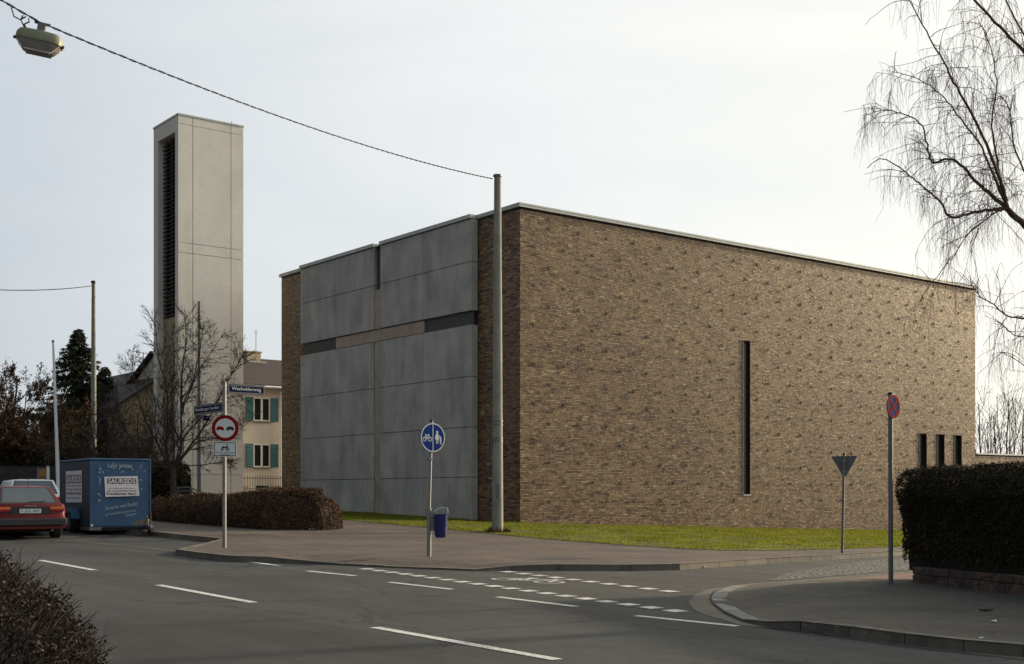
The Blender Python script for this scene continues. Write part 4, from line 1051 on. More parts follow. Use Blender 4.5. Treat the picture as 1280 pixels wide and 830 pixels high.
# ================================================================== CARS
def lerp4(q, u, v):
    a, b, c, d = q; return (a*(1-u)+b*u)*(1-v)+(d*(1-u)+c*u)*v
def patch(mb, q, u0, u1, v0, v1, nrm, off=.006, th=.004):
    """panel laid on quad q (a,b bottom; d,c top)"""
    c = [lerp4(q, u, v)+nrm*off for (u, v) in ((u0, v0), (u1, v0), (u1, v1), (u0, v1))]
    b0 = len(mb.v); mb.v += c+[p-nrm*th*2 for p in c]
    mb.f += [(b0, b0+1, b0+2, b0+3), (b0+7, b0+6, b0+5, b0+4)]+[(b0+k, b0+4+k, b0+4+(k+1) % 4, b0+(k+1) % 4) for k in range(4)]; mb.m += [0]*6
def car(name, label, loc, rotz, paint, dims, plate, amber=True):
    """rear at y=0, forward +y"""
    t = thing(name, label, 'car', loc, rotz)
    L, Wd, zb, zr, y_bl, y_rr, y_rf, y_wb = dims     # belt z, roof z, belt rear y, roof rear y, roof front y, windscreen base y
    hw = Wd/2
    prof = [(.02, .30), (-.02, .42), (-.03, .58), (.02, .62), (.03, zb-.12), (y_bl, zb), (y_wb, zb-.02), (L-.35, zb-.2), (L-.05, .6), (L, .45), (L-.05, .3)]
    m_ = MB()
    xs_ = [-hw, -hw+.06, -hw+.2, 0, hw-.2, hw-.06, hw]
    ins = [.10, .03, 0, -.02, 0, .03, .10]; zz = [-.05, -.012, 0, .005, 0, -.012, -.05]
    n = len(prof)
    for i, x in enumerate(xs_):
        for (y, z) in prof:
            s_ = -1 if y > L/2 else 1
            m_.v.append(Vector((x, y+s_*ins[i], z+(zz[i] if z > .6 else 0))))
    for i in range(len(xs_)-1):
        for k in range(n): m_.f.append((i*n+k, i*n+(k+1) % n, (i+1)*n+(k+1) % n, (i+1)*n+k)); m_.m.append(0)
    m_.f.append(tuple(range(n))); m_.f.append(tuple(reversed([6*n+k for k in range(n)]))); m_.m += [0, 0]
    body = m_.build('body', paint, t, smooth=True, bevel=.012)
    # greenhouse
    bw = hw-.07; tw_ = hw-.24
    B = [Vector((-bw, y_bl+.03, zb-.03)), Vector((bw, y_bl+.03, zb-.03)), Vector((bw, y_wb, zb-.03)), Vector((-bw, y_wb, zb-.03))]
    T = [Vector((-tw_, y_rr, zr-.03)), Vector((tw_, y_rr, zr-.03)), Vector((tw_, y_rf, zr-.03)), Vector((-tw_, y_rf, zr-.03))]
    m_ = MB(); m_.v = B+T; m_.f = [(0, 1, 5, 4), (1, 2, 6, 5), (2, 3, 7, 6), (3, 0, 4, 7), (4, 5, 6, 7)]; m_.m = [0]*5
    # crowned roof
    m_.v += [Vector((-tw_*.55, y_rr+.25, zr)), Vector((tw_*.55, y_rr+.25, zr)), Vector((tw_*.55, y_rf-.25, zr)), Vector((-tw_*.55, y_rf-.25, zr))]
    m_.f[-1:] = [(4, 5, 9, 8), (5, 6, 10, 9), (6, 7, 11, 10), (7, 4, 8, 11), (8, 9, 10, 11)]; m_.m = [0]*9
    m_.build('cabin', paint, t, smooth=True, bevel=.03)
    def quad(a, b, c, d): return (a, b, c, d)
    sides = [('rear_window', (B[0], B[1], T[1], T[0]), .09, .91, .10, .92), ('windscreen', (B[2], B[3], T[3], T[2]), .08, .92, .08, .92)]
    for nm, q, u0, u1, v0, v1 in sides:
        nr = (q[1]-q[0]).cross(q[3]-q[0]).normalized(); m_ = MB(); patch(m_, q, u0-.03, u1+.03, v0-.04, v1+.03, nr, .004); rw = m_.build('window_seal', M['trim'], t)
        m_ = MB(); patch(m_, q, u0, u1, v0, v1, nr, .009); m_.build(nm, M['carglass'], t)
    for q, fl in (((B[3], B[0], T[0], T[3]), 0), ((B[1], B[2], T[2], T[1]), 1)):
        nr = (q[1]-q[0]).cross(q[3]-q[0]).normalized()
        for (u0, u1) in ((.05, .32), (.35, .64), (.67, .93)):
            m_ = MB(); patch(m_, q, u0, u1, .14, .88, nr, .006); m_.build('side_window', M['carglass'], t)
    # bumper, lights, plate, trim
    m_ = MB(); m_.prism([(-hw+.01, .36), (hw-.01, .36), (hw-.0, .42), (hw-.0, .55), (-hw+.0, .55), (-hw+.0, .42)], -.10, .22); m_.build('bumper', M['trim'], t, bevel=.03)
    m_ = MB(); m_.prism([(-hw+.06, .27), (hw-.06, .27), (hw-.02, .345), (-hw+.02, .345)], -.07, .2); m_.build('lower_valance', paint, t, bevel=.015)
    zt_ = zb-.135; 
    for s_ in (-1, 1):
        a, b = sorted((s_*(hw-.40), s_*(hw-.045)))
        m_ = MB(); m_.box(a, b, -.045 if False else .0, .14, zt_-.075, zt_+.045); tl = m_.build('tail_light', M['redlens'], t, bevel=.01)
        a2, b2 = sorted((s_*(hw-.40), s_*(hw-.06))); MB().box(a2, b2, -.008, .0-.001, zt_-.015, zt_+.04).build('indicator', M['orange'], tl)
    MB().box(-hw+.41, hw-.41, .004, .1, zt_-.15, zt_+.045).build('number_plate_panel', M['trim'], t)
    pn = MB().box(-.26, .26, -.008, .003, zt_-.115, zt_-.005).build('number_plate', M['signwhite'], t)
    text('lettering', plate, -.22, .22, zt_-.06, .07, -.009, M['ink'], pn)
    MB().box(-.14, .14, .003-.012, .003, zb-.075, zb-.055).build('badge', M['steel'], t)
    # wiper
    MB().bar((-.02, y_bl+.07, zb+.03), (.42, y_bl+.10, zb+.06), .015).build('wiper', M['ink'], t)
    MB().tube([(.1, y_rr+.1, zr-.02), (.1, y_rr-.05, zr+.22)], .006, 4).build('aerial', M['ink'], t)
    for s_ in (-1, 1):
        for y in (.78, L-.85):
            m_ = MB(); w = MB(); R_ = .31
            pts = [(s_*(hw-.2), y, .31), (s_*(hw-.0), y, .31)]
            w.tube([pts[0], pts[1]], R_, 24); wh = w.build('wheel', M['rubber'], t, bevel=.02)
            MB().tube([(s_*(hw-.001), y, .31), (s_*(hw+.012), y, .31)], .2, 16).build('rim', M['steel_dark'], wh)
    MB().box(-hw+.15, hw-.15, .3, L-.3, .2, .3).build('underbody', M['black'], t)
    MB().tube([(hw-.35, -.03, .24), (hw-.35, .4, .24)], .03, 8).build('exhaust', M['steel_dark'], t)
    return t
rc = P(79, 674, 0); ang = math.atan2(.6132, .7899)   # rear right wheel area
c0 = P(38, 675.0, 0.0); rcar = Vector((c0.x, c0.y, c0.z))
print('red car', c0)
car('parked_car', 'dark red hatchback parked with its tail towards the street beside the trailer', (c0.x, c0.y, c0.z), R(33), M['carred'], (4.5, 1.76, .93, 1.38, .10, .72, 2.35, 3.15), 'F-ZX 969')
c1 = W(44.5, 618, c0.y+6.0); cz1 = gz(c1.x, c1.y)
car('parked_car', 'pale silver hatchback parked beyond the dark red car', (c1.x, c1.y, cz1), R(30), M['carwhite'], (3.9, 1.68, .92, 1.37, .10, .50, 2.3, 3.0), 'F-AB 214')

# ================================================================== TRAILER
tc = P(113, 669, 0.0)      # near corner at the front left of the box on ground
fw = -V_ ; sd = U
tA = math.atan2(U.y, U.x)-R(4)
Tx = Vector((math.cos(tA), math.sin(tA), 0)); Ty = Vector((-math.sin(tA), math.cos(tA), 0))
D0 = tc.y
def along2(px, d):
    m = (px-CX)/F; return (m*tc.y-tc.x)/(d.x-m*d.y)
TW = along2(187.5, Tx); TL = along2(75.5, Ty)
sT = F/D0; zlo = tc.z; zbx0 = CH+(HY-659)/F*D0-tc.z; zbx1 = CH+(HY-572.5)/F*D0-tc.z
print('trailer', D0, TW, TL, zbx0, zbx1, sT)
TL = min(max(TL, 2.2), 3.6)
t = thing('box_trailer', 'worn blue box trailer with white posters stuck on front and side', 'trailer', tuple(tc), tA)
bx = MB().box(0, TW, 0, TL, zbx0, zbx1-.06).build('box_body', M['trailer'], t, bevel=.03)
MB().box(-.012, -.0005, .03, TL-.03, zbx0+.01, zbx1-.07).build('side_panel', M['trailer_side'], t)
MB().box(-.02, TW+.02, -.02, TL+.02, zbx1-.058, zbx1).build('roof_rim', M['trailer'], t, bevel=.02)
m_ = MB()
for (x, y) in ((0, 0), (TW, 0), (0, TL), (TW, TL)): m_.box(x-.02, x+.02, y-.02, y+.02, zbx0-.02, zbx1-.07)
m_.build('corner_trim', M['trailer'], t, bevel=.006)
MB().box(-.03, TW+.03, -.02, TL+.02, zbx0-.09, zbx0-.002).build('chassis', M['steel_dark'], t)
# front poster
def tzx(py): return CH+(HY-py)/F*D0-tc.z
fx = lambda px: along2(px, Tx)
px0, px1, pz0, pz1 = fx(130), fx(173), tzx(622.5)+.03, tzx(594.5)
po = MB().prism([(px0+.03, pz0), (px1+.02, pz0+.03), (px1-.03, pz1), (px0, pz1-.03)], -.029, -.0225).build('poster', M['poster'], t)
pw = px1-px0; phh = pz1-pz0
MB().box(px0+.08, px1-.07, -.033, -.0295, pz1-.22, pz1-.07).build('banner', M['ink'], po)
text('lettering', 'SAURSIDS', px0+.10, px1-.09, pz1-.145, .13, -.0335, M['poster'], po, bold=.03)
text('lettering', 'Der Gemeinde Oder Verein', px0+.12, px1-.1, pz1-.34, .035, -.0295, M['ink'], po)
text('lettering', 'Das Gemeinde-Oster Festival', px0+.09, px1-.07, pz1-.41, .05, -.0295, M['ink'], po, bold=.012)
text('lettering', 'Frankfurter Berg', px0+.07, px1-.06, pz1-.50, .085, -.0295, M['ink'], po, bold=.03)
text('lettering', 'Samstag   24.03.2007', px0+.12, px1-.12, pz1-.595, .045, -.0295, M['ink'], po, bold=.012)
# chalky lettering on the box
chalk = simple('chalk_blue', (.34, .42, .46), .8, 0, .3, 20)
text('lettering', 'Lafer artisan', fx(134.5), fx(165), tzx(581.5), .12, -.021, chalk, t, bold=.01)
text('scribble', 'besuche mal Berlitt', fx(131), fx(172), tzx(632.5), .10, -.021, chalk, t, rotz=R(8), shear=.3)
text('scribble', 'grauwinkel geocity', fx(131), fx(170), tzx(641), .08, -.021, chalk, t, rotz=R(8), shear=.3)
text('scribble', 'Papa', fx(157), fx(170), tzx(644), .08, -.021, chalk, t, rotz=R(12), shear=.3)
m_ = MB()
rg = random.Random(4)
for k in range(46):
    if k < 24: x, z = px0-.13+rg.uniform(-.03, .03), rg.uniform(pz0-.2, pz1+.4)
    elif k < 38: x, z = rg.uniform(px0-.1, px1+.2), pz1+rg.uniform(.08, .2)
    else: x, z = px1+rg.uniform(.05, .12), rg.uniform(pz0, pz1+.3)
    s_ = rg.uniform(.008, .022); m_.prism([(x-s_, z-s_*.6), (x+s_*.8, z-s_), (x+s_, z+s_), (x-s_*.5, z+s_*1.3)], -.0215, -.0185+.001)
m_.build('paint_chips', chalk, t)
# side poster (on x=0 plane, outward -x): hold in rotated frame
sp = bpy.data.objects.new('side_panel', bpy.data.meshes.new('side_panel')); bpy.data.objects.remove(sp)
def sideY(px): return along2(px, Ty)
ya_, yb_ = sideY(103.5), sideY(83.5)
Dm = (tc+Ty*((ya_+yb_)/2)).y; sz0, sz1 = CH+(HY-628)/F*Dm-tc.z, CH+(HY-588.5)/F*Dm-tc.z
sp = MB().box(0, yb_-ya_, -.006, 0, sz0, sz1).build('poster', M['poster'], t); sp.location = (-.0225, yb_, 0); sp.rotation_euler = (0, 0, -math.pi/2)
Wp = yb_-ya_
MB().box(.06, Wp-.06, -.01, -.0065, sz1-.35, sz1-.12).build('banner', M['ink'], sp)
text('lettering', 'SAURSIDS', .09, Wp-.09, sz1-.235, .19, -.0105, M['poster'], sp, bold=.03)
text('lettering', 'Der Gemeinde', .14, Wp-.1, sz1-.42, .05, -.0065, M['ink'], sp)
text('lettering', 'Oster Festival', .12, Wp-.07, sz1-.52, .06, -.0065, M['ink'], sp, bold=.01)
text('lettering', 'Frankfurter Berg', .08, Wp-.06, sz1-.64, .1, -.0065, M['ink'], sp, bold=.03)
text('lettering', 'Samstag 24.03.', .12, Wp-.12, sz1-.77, .06, -.0065, M['ink'], sp, bold=.01)
# mudguard + tandem wheels both sides
for s_, x in ((-1, -.0), (1, TW)):
    ym = [TL*.42, TL*.42+.68]
    m_ = MB(); y0_, y1_ = ym[0]-.4, ym[1]+.4; xo = sorted((x+s_*.035, x+s_*.27)) 
    m_.box(xo[0], xo[1], y0_+.12, y1_-.12, .70, .735); m_.quadbox((xo[0], y0_+.12, .70), (xo[1]-xo[0], 0, 0), (0, -.14, -.28), (0, 0, .03)); m_.quadbox((xo[0], y1_-.12, .70), (xo[1]-xo[0], 0, 0), (0, .14, -.28), (0, 0, .03))
    m_.box(x+s_*.262-.01, x+s_*.262+.01, y0_+.1, y1_-.1, .6, .70)
    m_.build('mudguard', M['trailer'], t)
    for y in ym:
        wh = MB().tube([(x+s_*.05, y, .31), (x+s_*.24, y, .31)], .31, 24).build('wheel', M['rubber'], t, bevel=.025)
        MB().tube([(x+s_*.241, y, .31), (x+s_*.25, y, .31)], .18, 16).build('rim', M['steel_dark'], wh)
# drawbar + jockey wheel
xm = fx(172)+.15
m_ = MB(); xm2 = TW*.5
m_.bar((.25, .1, zbx0-.05), (xm2+.35, -1.0, zbx0-.02), .08); m_.bar((TW-.25, .1, zbx0-.05), (xm2+.4, -1.0, zbx0-.02), .08); m_.bar((xm2+.37, -.95, zbx0-.0), (xm2+.4, -1.25, zbx0), .09)
m_.build('drawbar', M['rubber'], t)
m_ = MB(); m_.tube([(xm2+.4, -1.25, zbx0+.02), (xm2+.41, -1.4, zbx0+.04)], .05, 8); m_.tube([(xm2+.38, -1.0, zbx0+.1), (xm2+.36, -1.15, zbx0+.3)], .02, 6); m_.build('coupling', M['steel_dark'], t)
MB().tube([(xm2+.52, -.95, .2), (xm2+.52, -.95, zbx0+.42)], .03, 8).build('jockey_post', M['rubber'], t)
MB().tube([(xm2+.48, -.95, .11), (xm2+.56, -.95, .11)], .11, 14).build('jockey_wheel', M['rubber'], t)
MB().bar((xm2+.2, -.6, zbx0+.1), (xm2+.55, -.75, zbx0+.16), .2, .12).build('cable_tangle', simple('tan_cloth', (.2, .17, .12), .9, 0, .5, 9), t)
for x in (.03, TW-.03): MB().box(x-.03, x+.03, -.034, -.021, zbx0+.02, zbx0+.08).build('reflector', M['signwhite'], t)
# ================================================================== VEGETATION
def rnd_dir(rg): 
    v = Vector((rg.gauss(0, 1), rg.gauss(0, 1), rg.gauss(0, 1))); return v.normalized()
def grow(mb, fine, p, d, L, r, lvl, cfg, rg):
    seg = cfg['seg'][lvl]; n = max(2, int(L/seg)); st = L/n; path = [p.copy()]; dirs = [d.copy()]
    for i in range(n):
        d = (d+rnd_dir(rg)*cfg['wig'][lvl]+Vector((0, 0, cfg['up'][lvl]))).normalized(); p = p+d*st; path.append(p.copy()); dirs.append(d.copy())
    re = max(cfg['rmin'], r*cfg['taper']); rad = [r+(re-r)*i/n for i in range(n+1)]
    (mb if lvl < cfg['split'] else fine).tube(path, rad, cfg['sides'][lvl], cap=False)
    if lvl+1 >= len(cfg['seg']): return
    k = cfg['kids'][lvl]; t0 = cfg['t0'][lvl]
    k = max(1, int(k*L/cfg['ref'][lvl])) if cfg['ref'][lvl] else k
    for j in range(k):
        t = t0+(1-t0)*(j+rg.random()*.9)/k; i = min(n, max(0, int(t*n))); q = path[i]; dd = dirs[i]
        a = dd.orthogonal().normalized(); a = Matrix.Rotation(rg.uniform(0, 6.28), 3, dd) @ a
        sp = cfg['ang'][lvl]*rg.uniform(.7, 1.25)
        nd = (dd*math.cos(sp)+a*math.sin(sp)).normalized()
        nl = L*cfg['len'][lvl]*rg.uniform(.6, 1.15)*(1.15-.6*t)
        grow(mb, fine, q, nd, nl, max(cfg['rmin'], rad[i]*cfg['rr']), lvl+1, cfg, rg)
CFG = dict(seg=[.35, .3, .22, .16, .12], wig=[.06, .13, .16, .2, .22], up=[.05, .06, .03, .02, .0], rmin=.005, taper=.35, split=2, sides=[8, 6, 5, 3, 3], kids=[7, 6, 6, 5], t0=[.25, .2, .15, .15], ref=[0, 0, 0, 0], ang=[.75, .7, .7, .7], len=[.75, .6, .55, .5], rr=.6)
def bare_tree(name, label, cat, base, H, r, seed, cfg=CFG, trunk=None, group=None, leaves=0, mat='bark', tmat='twig', spread=1.0):
    t = thing(name, label, cat, tuple(base), 0, group); rg = random.Random(seed)
    A_, B_ = MB(), MB(); th = trunk or H*.18
    lean = Vector((rg.uniform(-.05, .05), rg.uniform(-.05, .05), 1)).normalized()
    A_.tube([(0, 0, -.3), (0, 0, 0), lean*th*.5, lean*th], [r*1.35, r*1.15, r, r*.92], 10)
    for j in range(cfg.get('limbs', 6)):
        a = 6.28*j/cfg.get('limbs', 6)+rg.uniform(-.3, .3); sp = rg.uniform(.25, .85)*spread
        d = Vector((math.cos(a)*math.sin(sp), math.sin(a)*math.sin(sp), math.cos(sp)))
        grow(A_, B_, lean*th*rg.uniform(.8, 1.0), d, (H-th)*rg.uniform(.5, .68)*(1.05-.25*abs(sp)), r*cfg.get('lr', .5), 0, cfg, rg)
    grow(A_, B_, lean*th, Vector((0, 0, 1)), (H-th)*.62, r*.7, 0, cfg, rg)
    A_.build('trunk', M[mat], t, smooth=True); c = B_.build('crown', M[tmat], t)
    if leaves:
        V = np.array([tuple(v) for v in B_.v])[::3]; idx = rng.integers(0, len(V), leaves); Pq = V[idx]+rng.normal(0, .05, (leaves, 3)); leafmesh('leaves', Pq, .05, .10, M['brownleaf'], t)
    return t
def leafmesh(name, C, s0, s1, mat, parent, flat=0, droop=0):
    n = len(C); s = rng.uniform(s0, s1, n)[:, None]
    a = rng.normal(0, 1, (n, 3)); a /= np.linalg.norm(a, axis=1)[:, None]
    b = np.cross(a, rng.normal(0, 1, (n, 3))); b /= np.linalg.norm(b, axis=1)[:, None]+1e-6
    V = np.stack([C-a*s*.5, C+b*s*.35, C+a*s*.6, C-b*s*.35], 1).reshape(-1, 3)
    return fastmesh(name, V, np.arange(4*n).reshape(-1, 4), mat, parent)
# -- tree in front of the bell tower
tb_ = W(216.5, 618, 45.0); tbz = gz(tb_.x, tb_.y)+.1
cfgA = dict(CFG, seg=[.35, .28, .2, .15], kids=[7, 7, 6], t0=[.25, .2, .15], ref=[0]*4, wig=[.06, .12, .16, .2], up=[.06, .05, .03, .0], sides=[7, 5, 4, 3], ang=[.6, .65, .7], len=[.62, .55, .5], limbs=7, rmin=.007)
cfgT = dict(CFG, seg=[.3, .22, .16, .12], kids=[9, 7, 5], t0=[.2, .15, .15], ref=[0]*4, wig=[.06, .09, .10, .12], up=[.045, .03, .02, .01], sides=[7, 5, 4, 3], ang=[.6, .65, .7], len=[.66, .52, .5], limbs=9, rmin=.0045, taper=.22, rr=.48, lr=.42)
TD = 45.0
def wp2(x, y, D): return W(120+x/3.073, 370+y/3.073, D)
tt = thing('bare_tree', 'leafless young tree with a wide twiggy crown in front of the bell tower', 'tree', (tb_.x, tb_.y, tbz)); TO = Vector((tb_.x, tb_.y, tbz)); rgt = random.Random(12)
def spath(pts, sub_=4, jit=.02):
    out = []
    for i in range(len(pts)-1):
        p0 = pts[max(i-1, 0)]; p1 = pts[i]; p2 = pts[i+1]; p3 = pts[min(i+2, len(pts)-1)]
        for k in range(sub_):
            t = k/sub_; out.append(.5*((2*p1)+(p2-p0)*t+(2*p0-5*p1+4*p2-p3)*t*t+(3*p1-p0-3*p2+p3)*t*t*t)+rnd_dir(rgt)*jit)
    out.append(pts[-1]); return out
A_, B_ = MB(), MB(); fork = wp2(298, 660, TD)-TO
A_.tube([Vector((0, 0, -.4)), Vector((0, 0, .2)), fork*.6, fork+Vector((0, 0, .03))], [.18, .135, .11, .10], 10)
LT = [([(300, 655), (325, 600), (325, 430), (330, 300), (345, 180), (340, 70)], .3, .062), ([(290, 660), (270, 600), (275, 450), (270, 350), (240, 230), (225, 90)], -.6, .055), ([(288, 662), (200, 615), (120, 520), (85, 460), (50, 430)], .8, .048), ([(305, 655), (350, 590), (430, 480), (520, 300), (560, 240)], -.9, .048),
 ([(325, 500), (340, 420), (400, 280), (480, 160)], 1.2, .032), ([(305, 655), (380, 570), (480, 540), (575, 495)], 1.4, .038), ([(292, 660), (250, 590), (190, 480), (150, 330), (140, 260)], 1.5, .036), ([(305, 658), (400, 650), (470, 640), (510, 625)], -1.2, .026), ([(280, 650), (230, 540), (225, 400), (190, 300)], -1.6, .034),
 ([(300, 655), (330, 560), (400, 470), (470, 400), (560, 380)], -2.0, .034), ([(298, 655), (300, 560), (290, 420), (300, 250), (290, 150)], 2.2, .036), ([(285, 660), (180, 640), (110, 580), (70, 560)], -1.3, .028), ([(325, 430), (370, 330), (400, 200), (410, 120)], -1.0, .028)]
M['twig_dim'] = M['twig']
cfgL = dict(cfgT, kids=[0, 7, 4], wig=[.04, .05, .06, .08], up=[.02, .03, .02, .01], rmin=.0045, seg=[.3, .22, .2, .2], len=[.5, .6, .55], sides=[6, 4, 3, 3], taper=.3, ang=[.6, .6, .6])
for pts_, dd_, r0 in LT:
    n = len(pts_); pa = spath([wp2(x, y, TD+dd_*(i/(n-1)))-TO for i, (x, y) in enumerate(pts_)]); n = len(pa)
    rad = [r0+(.010-r0)*(i/(n-1)) for i in range(n)]; A_.tube(pa, rad, 6, cap=False)
    Lt = sum((pa[i+1]-pa[i]).length for i in range(n-1))
    for i in range(3, n):
        d = (pa[i]-pa[i-1]).normalized()
        for _k in range(2 if i > 3 else 1):
            if rgt.random() < .34: continue
            a = d.orthogonal().normalized(); a = Matrix.Rotation(rgt.uniform(0, 6.28), 3, d) @ a; sp = rgt.uniform(.45, .95)
            grow(B_, B_, pa[i], (d*math.cos(sp)+a*math.sin(sp)).normalized(), min(1.5, Lt*.36)*rgt.uniform(.5, 1.1)*(1.15-.5*i/n), max(.008, rad[i]*.5), 1, cfgL, rgt)
A_.build('trunk', M['bark'], tt, smooth=True); B_.build('crown', M['twig'], tt)
# -- darker multi-stem tree left of it
cfgB = dict(cfgT, limbs=7, kids=[8, 6, 5], rmin=.006)
q = W(133, 618, 55); bare_tree('bare_tree', 'dark leafless spreading tree rising behind the blue trailer', 'tree', (q.x, q.y, gz(q.x, q.y)), 7.4, .12, 15, cfgB, trunk=.8, spread=1.5)
q = W(172, 618, 64); bare_tree('bare_tree', 'leafless slender tree in front of the ochre house gable', 'tree', (q.x, q.y, gz(q.x, q.y)), 6.9, .10, 25, cfgB, trunk=1.2, spread=1.2)
# -- brown tree at far left
q = W(14, 618, 58); bare_tree('brown_leaved_tree', 'broad tree full of withered brown leaves at the far end of the street', 'tree', (q.x, q.y, gz(q.x, q.y)), 8.8, .17, 35, dict(cfgB, limbs=10), trunk=1.0, leaves=42000, spread=1.3)
q = W(-48, 618, 56); bare_tree('brown_leaved_tree', 'withered brown tree cut by the picture edge beside the broad one', 'tree', (q.x, q.y, gz(q.x, q.y)), 8.6, .16, 45, dict(cfgB, limbs=8), trunk=1.0, leaves=26000, spread=1.4)
q = W(78, 618, 62); bare_tree('brown_leaved_tree', 'low brown leaved tree between the white flagpole and the spruce', 'tree', (q.x, q.y, gz(q.x, q.y)), 4.8, .12, 55, dict(cfgB, limbs=8), trunk=.6, leaves=18000, spread=1.5)
# -- spruces
def spruce(label, base, H, Rb, seed, nb=230, group='spruces'):
    t = thing('spruce_tree', label, 'tree', tuple(base), 0, group); rg = random.Random(seed); r_ = np.random.default_rng(seed)
    MB().tube([(0, 0, -.3), (0, 0, H*.5), (0, 0, H*.98)], [H*.018, H*.011, .02], 8).build('trunk', M['bark'], t, smooth=True)
    V, C = [], []
    B_ = MB()
    for i in range(nb):
        f = (i+rg.random())/nb; z = H*(.08+.90*f**.9); L = Rb*(1-(z/H))**.95*rg.uniform(.65, 1.15)+.12; a = rg.uniform(0, 6.28)
        n = 6; p = Vector((0, 0, z)); d = Vector((math.cos(a), math.sin(a), .25)); path = [p.copy()]
        for k in range(n):
            d.z -= .13 if k < 4 else -.12; p = p+d.normalized()*L/n; path.append(p.copy())
        B_.tube(path, [.03*(1-k/(n+1))+.005 for k in range(n+1)], 3, cap=False)
        m = int(16+46*L)
        for k in range(m):
            u = rg.random()**.7; j = min(n-1, int(u*n)); q = path[j]+(path[j+1]-path[j])*(u*n-j); w = .30*(1-.6*u)*L/Rb*1.6+.05
            side = Vector((-math.sin(a), math.cos(a), 0))
            c = q+side*rg.uniform(-w, w)*1.5; c.z -= rg.random()*.22*(L/Rb+.3)
            C.append(c)
    C = np.array([tuple(c) for c in C]); n = len(C); s = r_.uniform(.07, .19, n)[:, None]
    a = r_.normal(0, 1, (n, 3)); a[:, 2] = -np.abs(a[:, 2])*1.1; a /= np.linalg.norm(a, axis=1)[:, None]
    b = np.cross(a, r_.normal(0, 1, (n, 3))); b /= np.linalg.norm(b, axis=1)[:, None]+1e-6
    Vq = np.stack([C-b*s*.3, C+b*s*.3, C+a*s*1.5], 1).reshape(-1, 3)
    B_.build('branches', M['bark'], t); fastmesh('crown', Vq, np.arange(3*n).reshape(-1, 3), M['needles'], t)
q = W(97, 618, 74); bz_ = gz(q.x, q.y); spruce('tall dark spruce standing behind the white flagpole', (q.x, q.y, bz_), CH+(HY-407)/F*74-bz_, 5.2, 3, 340)
q = W(131, 618, 78); bz_ = gz(q.x, q.y); spruce('shorter dark spruce to the side of the tall one', (q.x, q.y, bz_), CH+(HY-455)/F*78-bz_, 4.4, 8, 250)
# -- trees beyond the garden wall on the right
for i, (px, top, lab) in enumerate(((1228, 447, 'upright leafless tree hard against the church corner beyond the garden wall'), (1243, 470, 'leafless tree behind the garden wall, second from the church corner'), (1258, 440, 'leafless tree behind the garden wall, third from the church corner'), (1277, 455, 'leafless tree behind the garden wall, fourth from the church corner'), (1300, 450, 'leafless tree behind the garden wall at the edge of the view'))):
    D = 86+3*(i % 2); q = W(px, 618, D); bz_ = gz(q.x, q.y)
    bare_tree('bare_tree', lab, 'tree', (q.x, q.y, bz_), CH+(HY-top)/F*D-bz_+.8, .11, 60+i, dict(cfgA, limbs=3, kids=[5, 3, 2], wig=[.05, .08, .1, .1], up=[.16, .1, .06, .02], rmin=.010, lr=.4, rr=.45), trunk=2.0, group='leafless trees behind the garden wall', spread=.6)
# -- birch with pendulous twigs, trunk out of the picture
BD = 18.5
bb = W(1362, 618, BD); bbz = gz(bb.x, bb.y)
bt = thing('birch_tree', 'leafless weeping birch hanging its fine twigs in front of the bright sky', 'tree', (bb.x, bb.y, bbz))
O = Vector((bb.x, bb.y, bbz)); A_, B_ = MB(), MB(); rg = random.Random(77)
def wpath(pts, D0, D1):
    n = len(pts); return [W(px, py, D0+(D1-D0)*i/(n-1))-O for i, (px, py) in enumerate(pts)]
def smooth_path(pts, sub=6, jit=.012):
    out = []
    for i in range(len(pts)-1):
        p0 = pts[max(i-1, 0)]; p1 = pts[i]; p2 = pts[i+1]; p3 = pts[min(i+2, len(pts)-1)]
        for k in range(sub):
            t = k/sub; out.append(.5*((2*p1)+(p2-p0)*t+(2*p0-5*p1+4*p2-p3)*t*t+(3*p1-p0-3*p2+p3)*t*t*t)+rnd_dir(rg)*jit)
    out.append(pts[-1]); return out
trunk = [Vector((0, 0, -.3)), Vector((0, 0, 1.5)), W(1352, 420, BD)-O, W(1345, 250, BD)-O, W(1335, 60, BD)-O, W(1330, -160, BD)-O, W(1326, -330, BD)-O]
A_.tube(smooth_path(trunk, 5, 0), np.interp(np.linspace(0, 1, 31), [0, .3, .7, 1], [.17, .14, .09, .03]), 12)
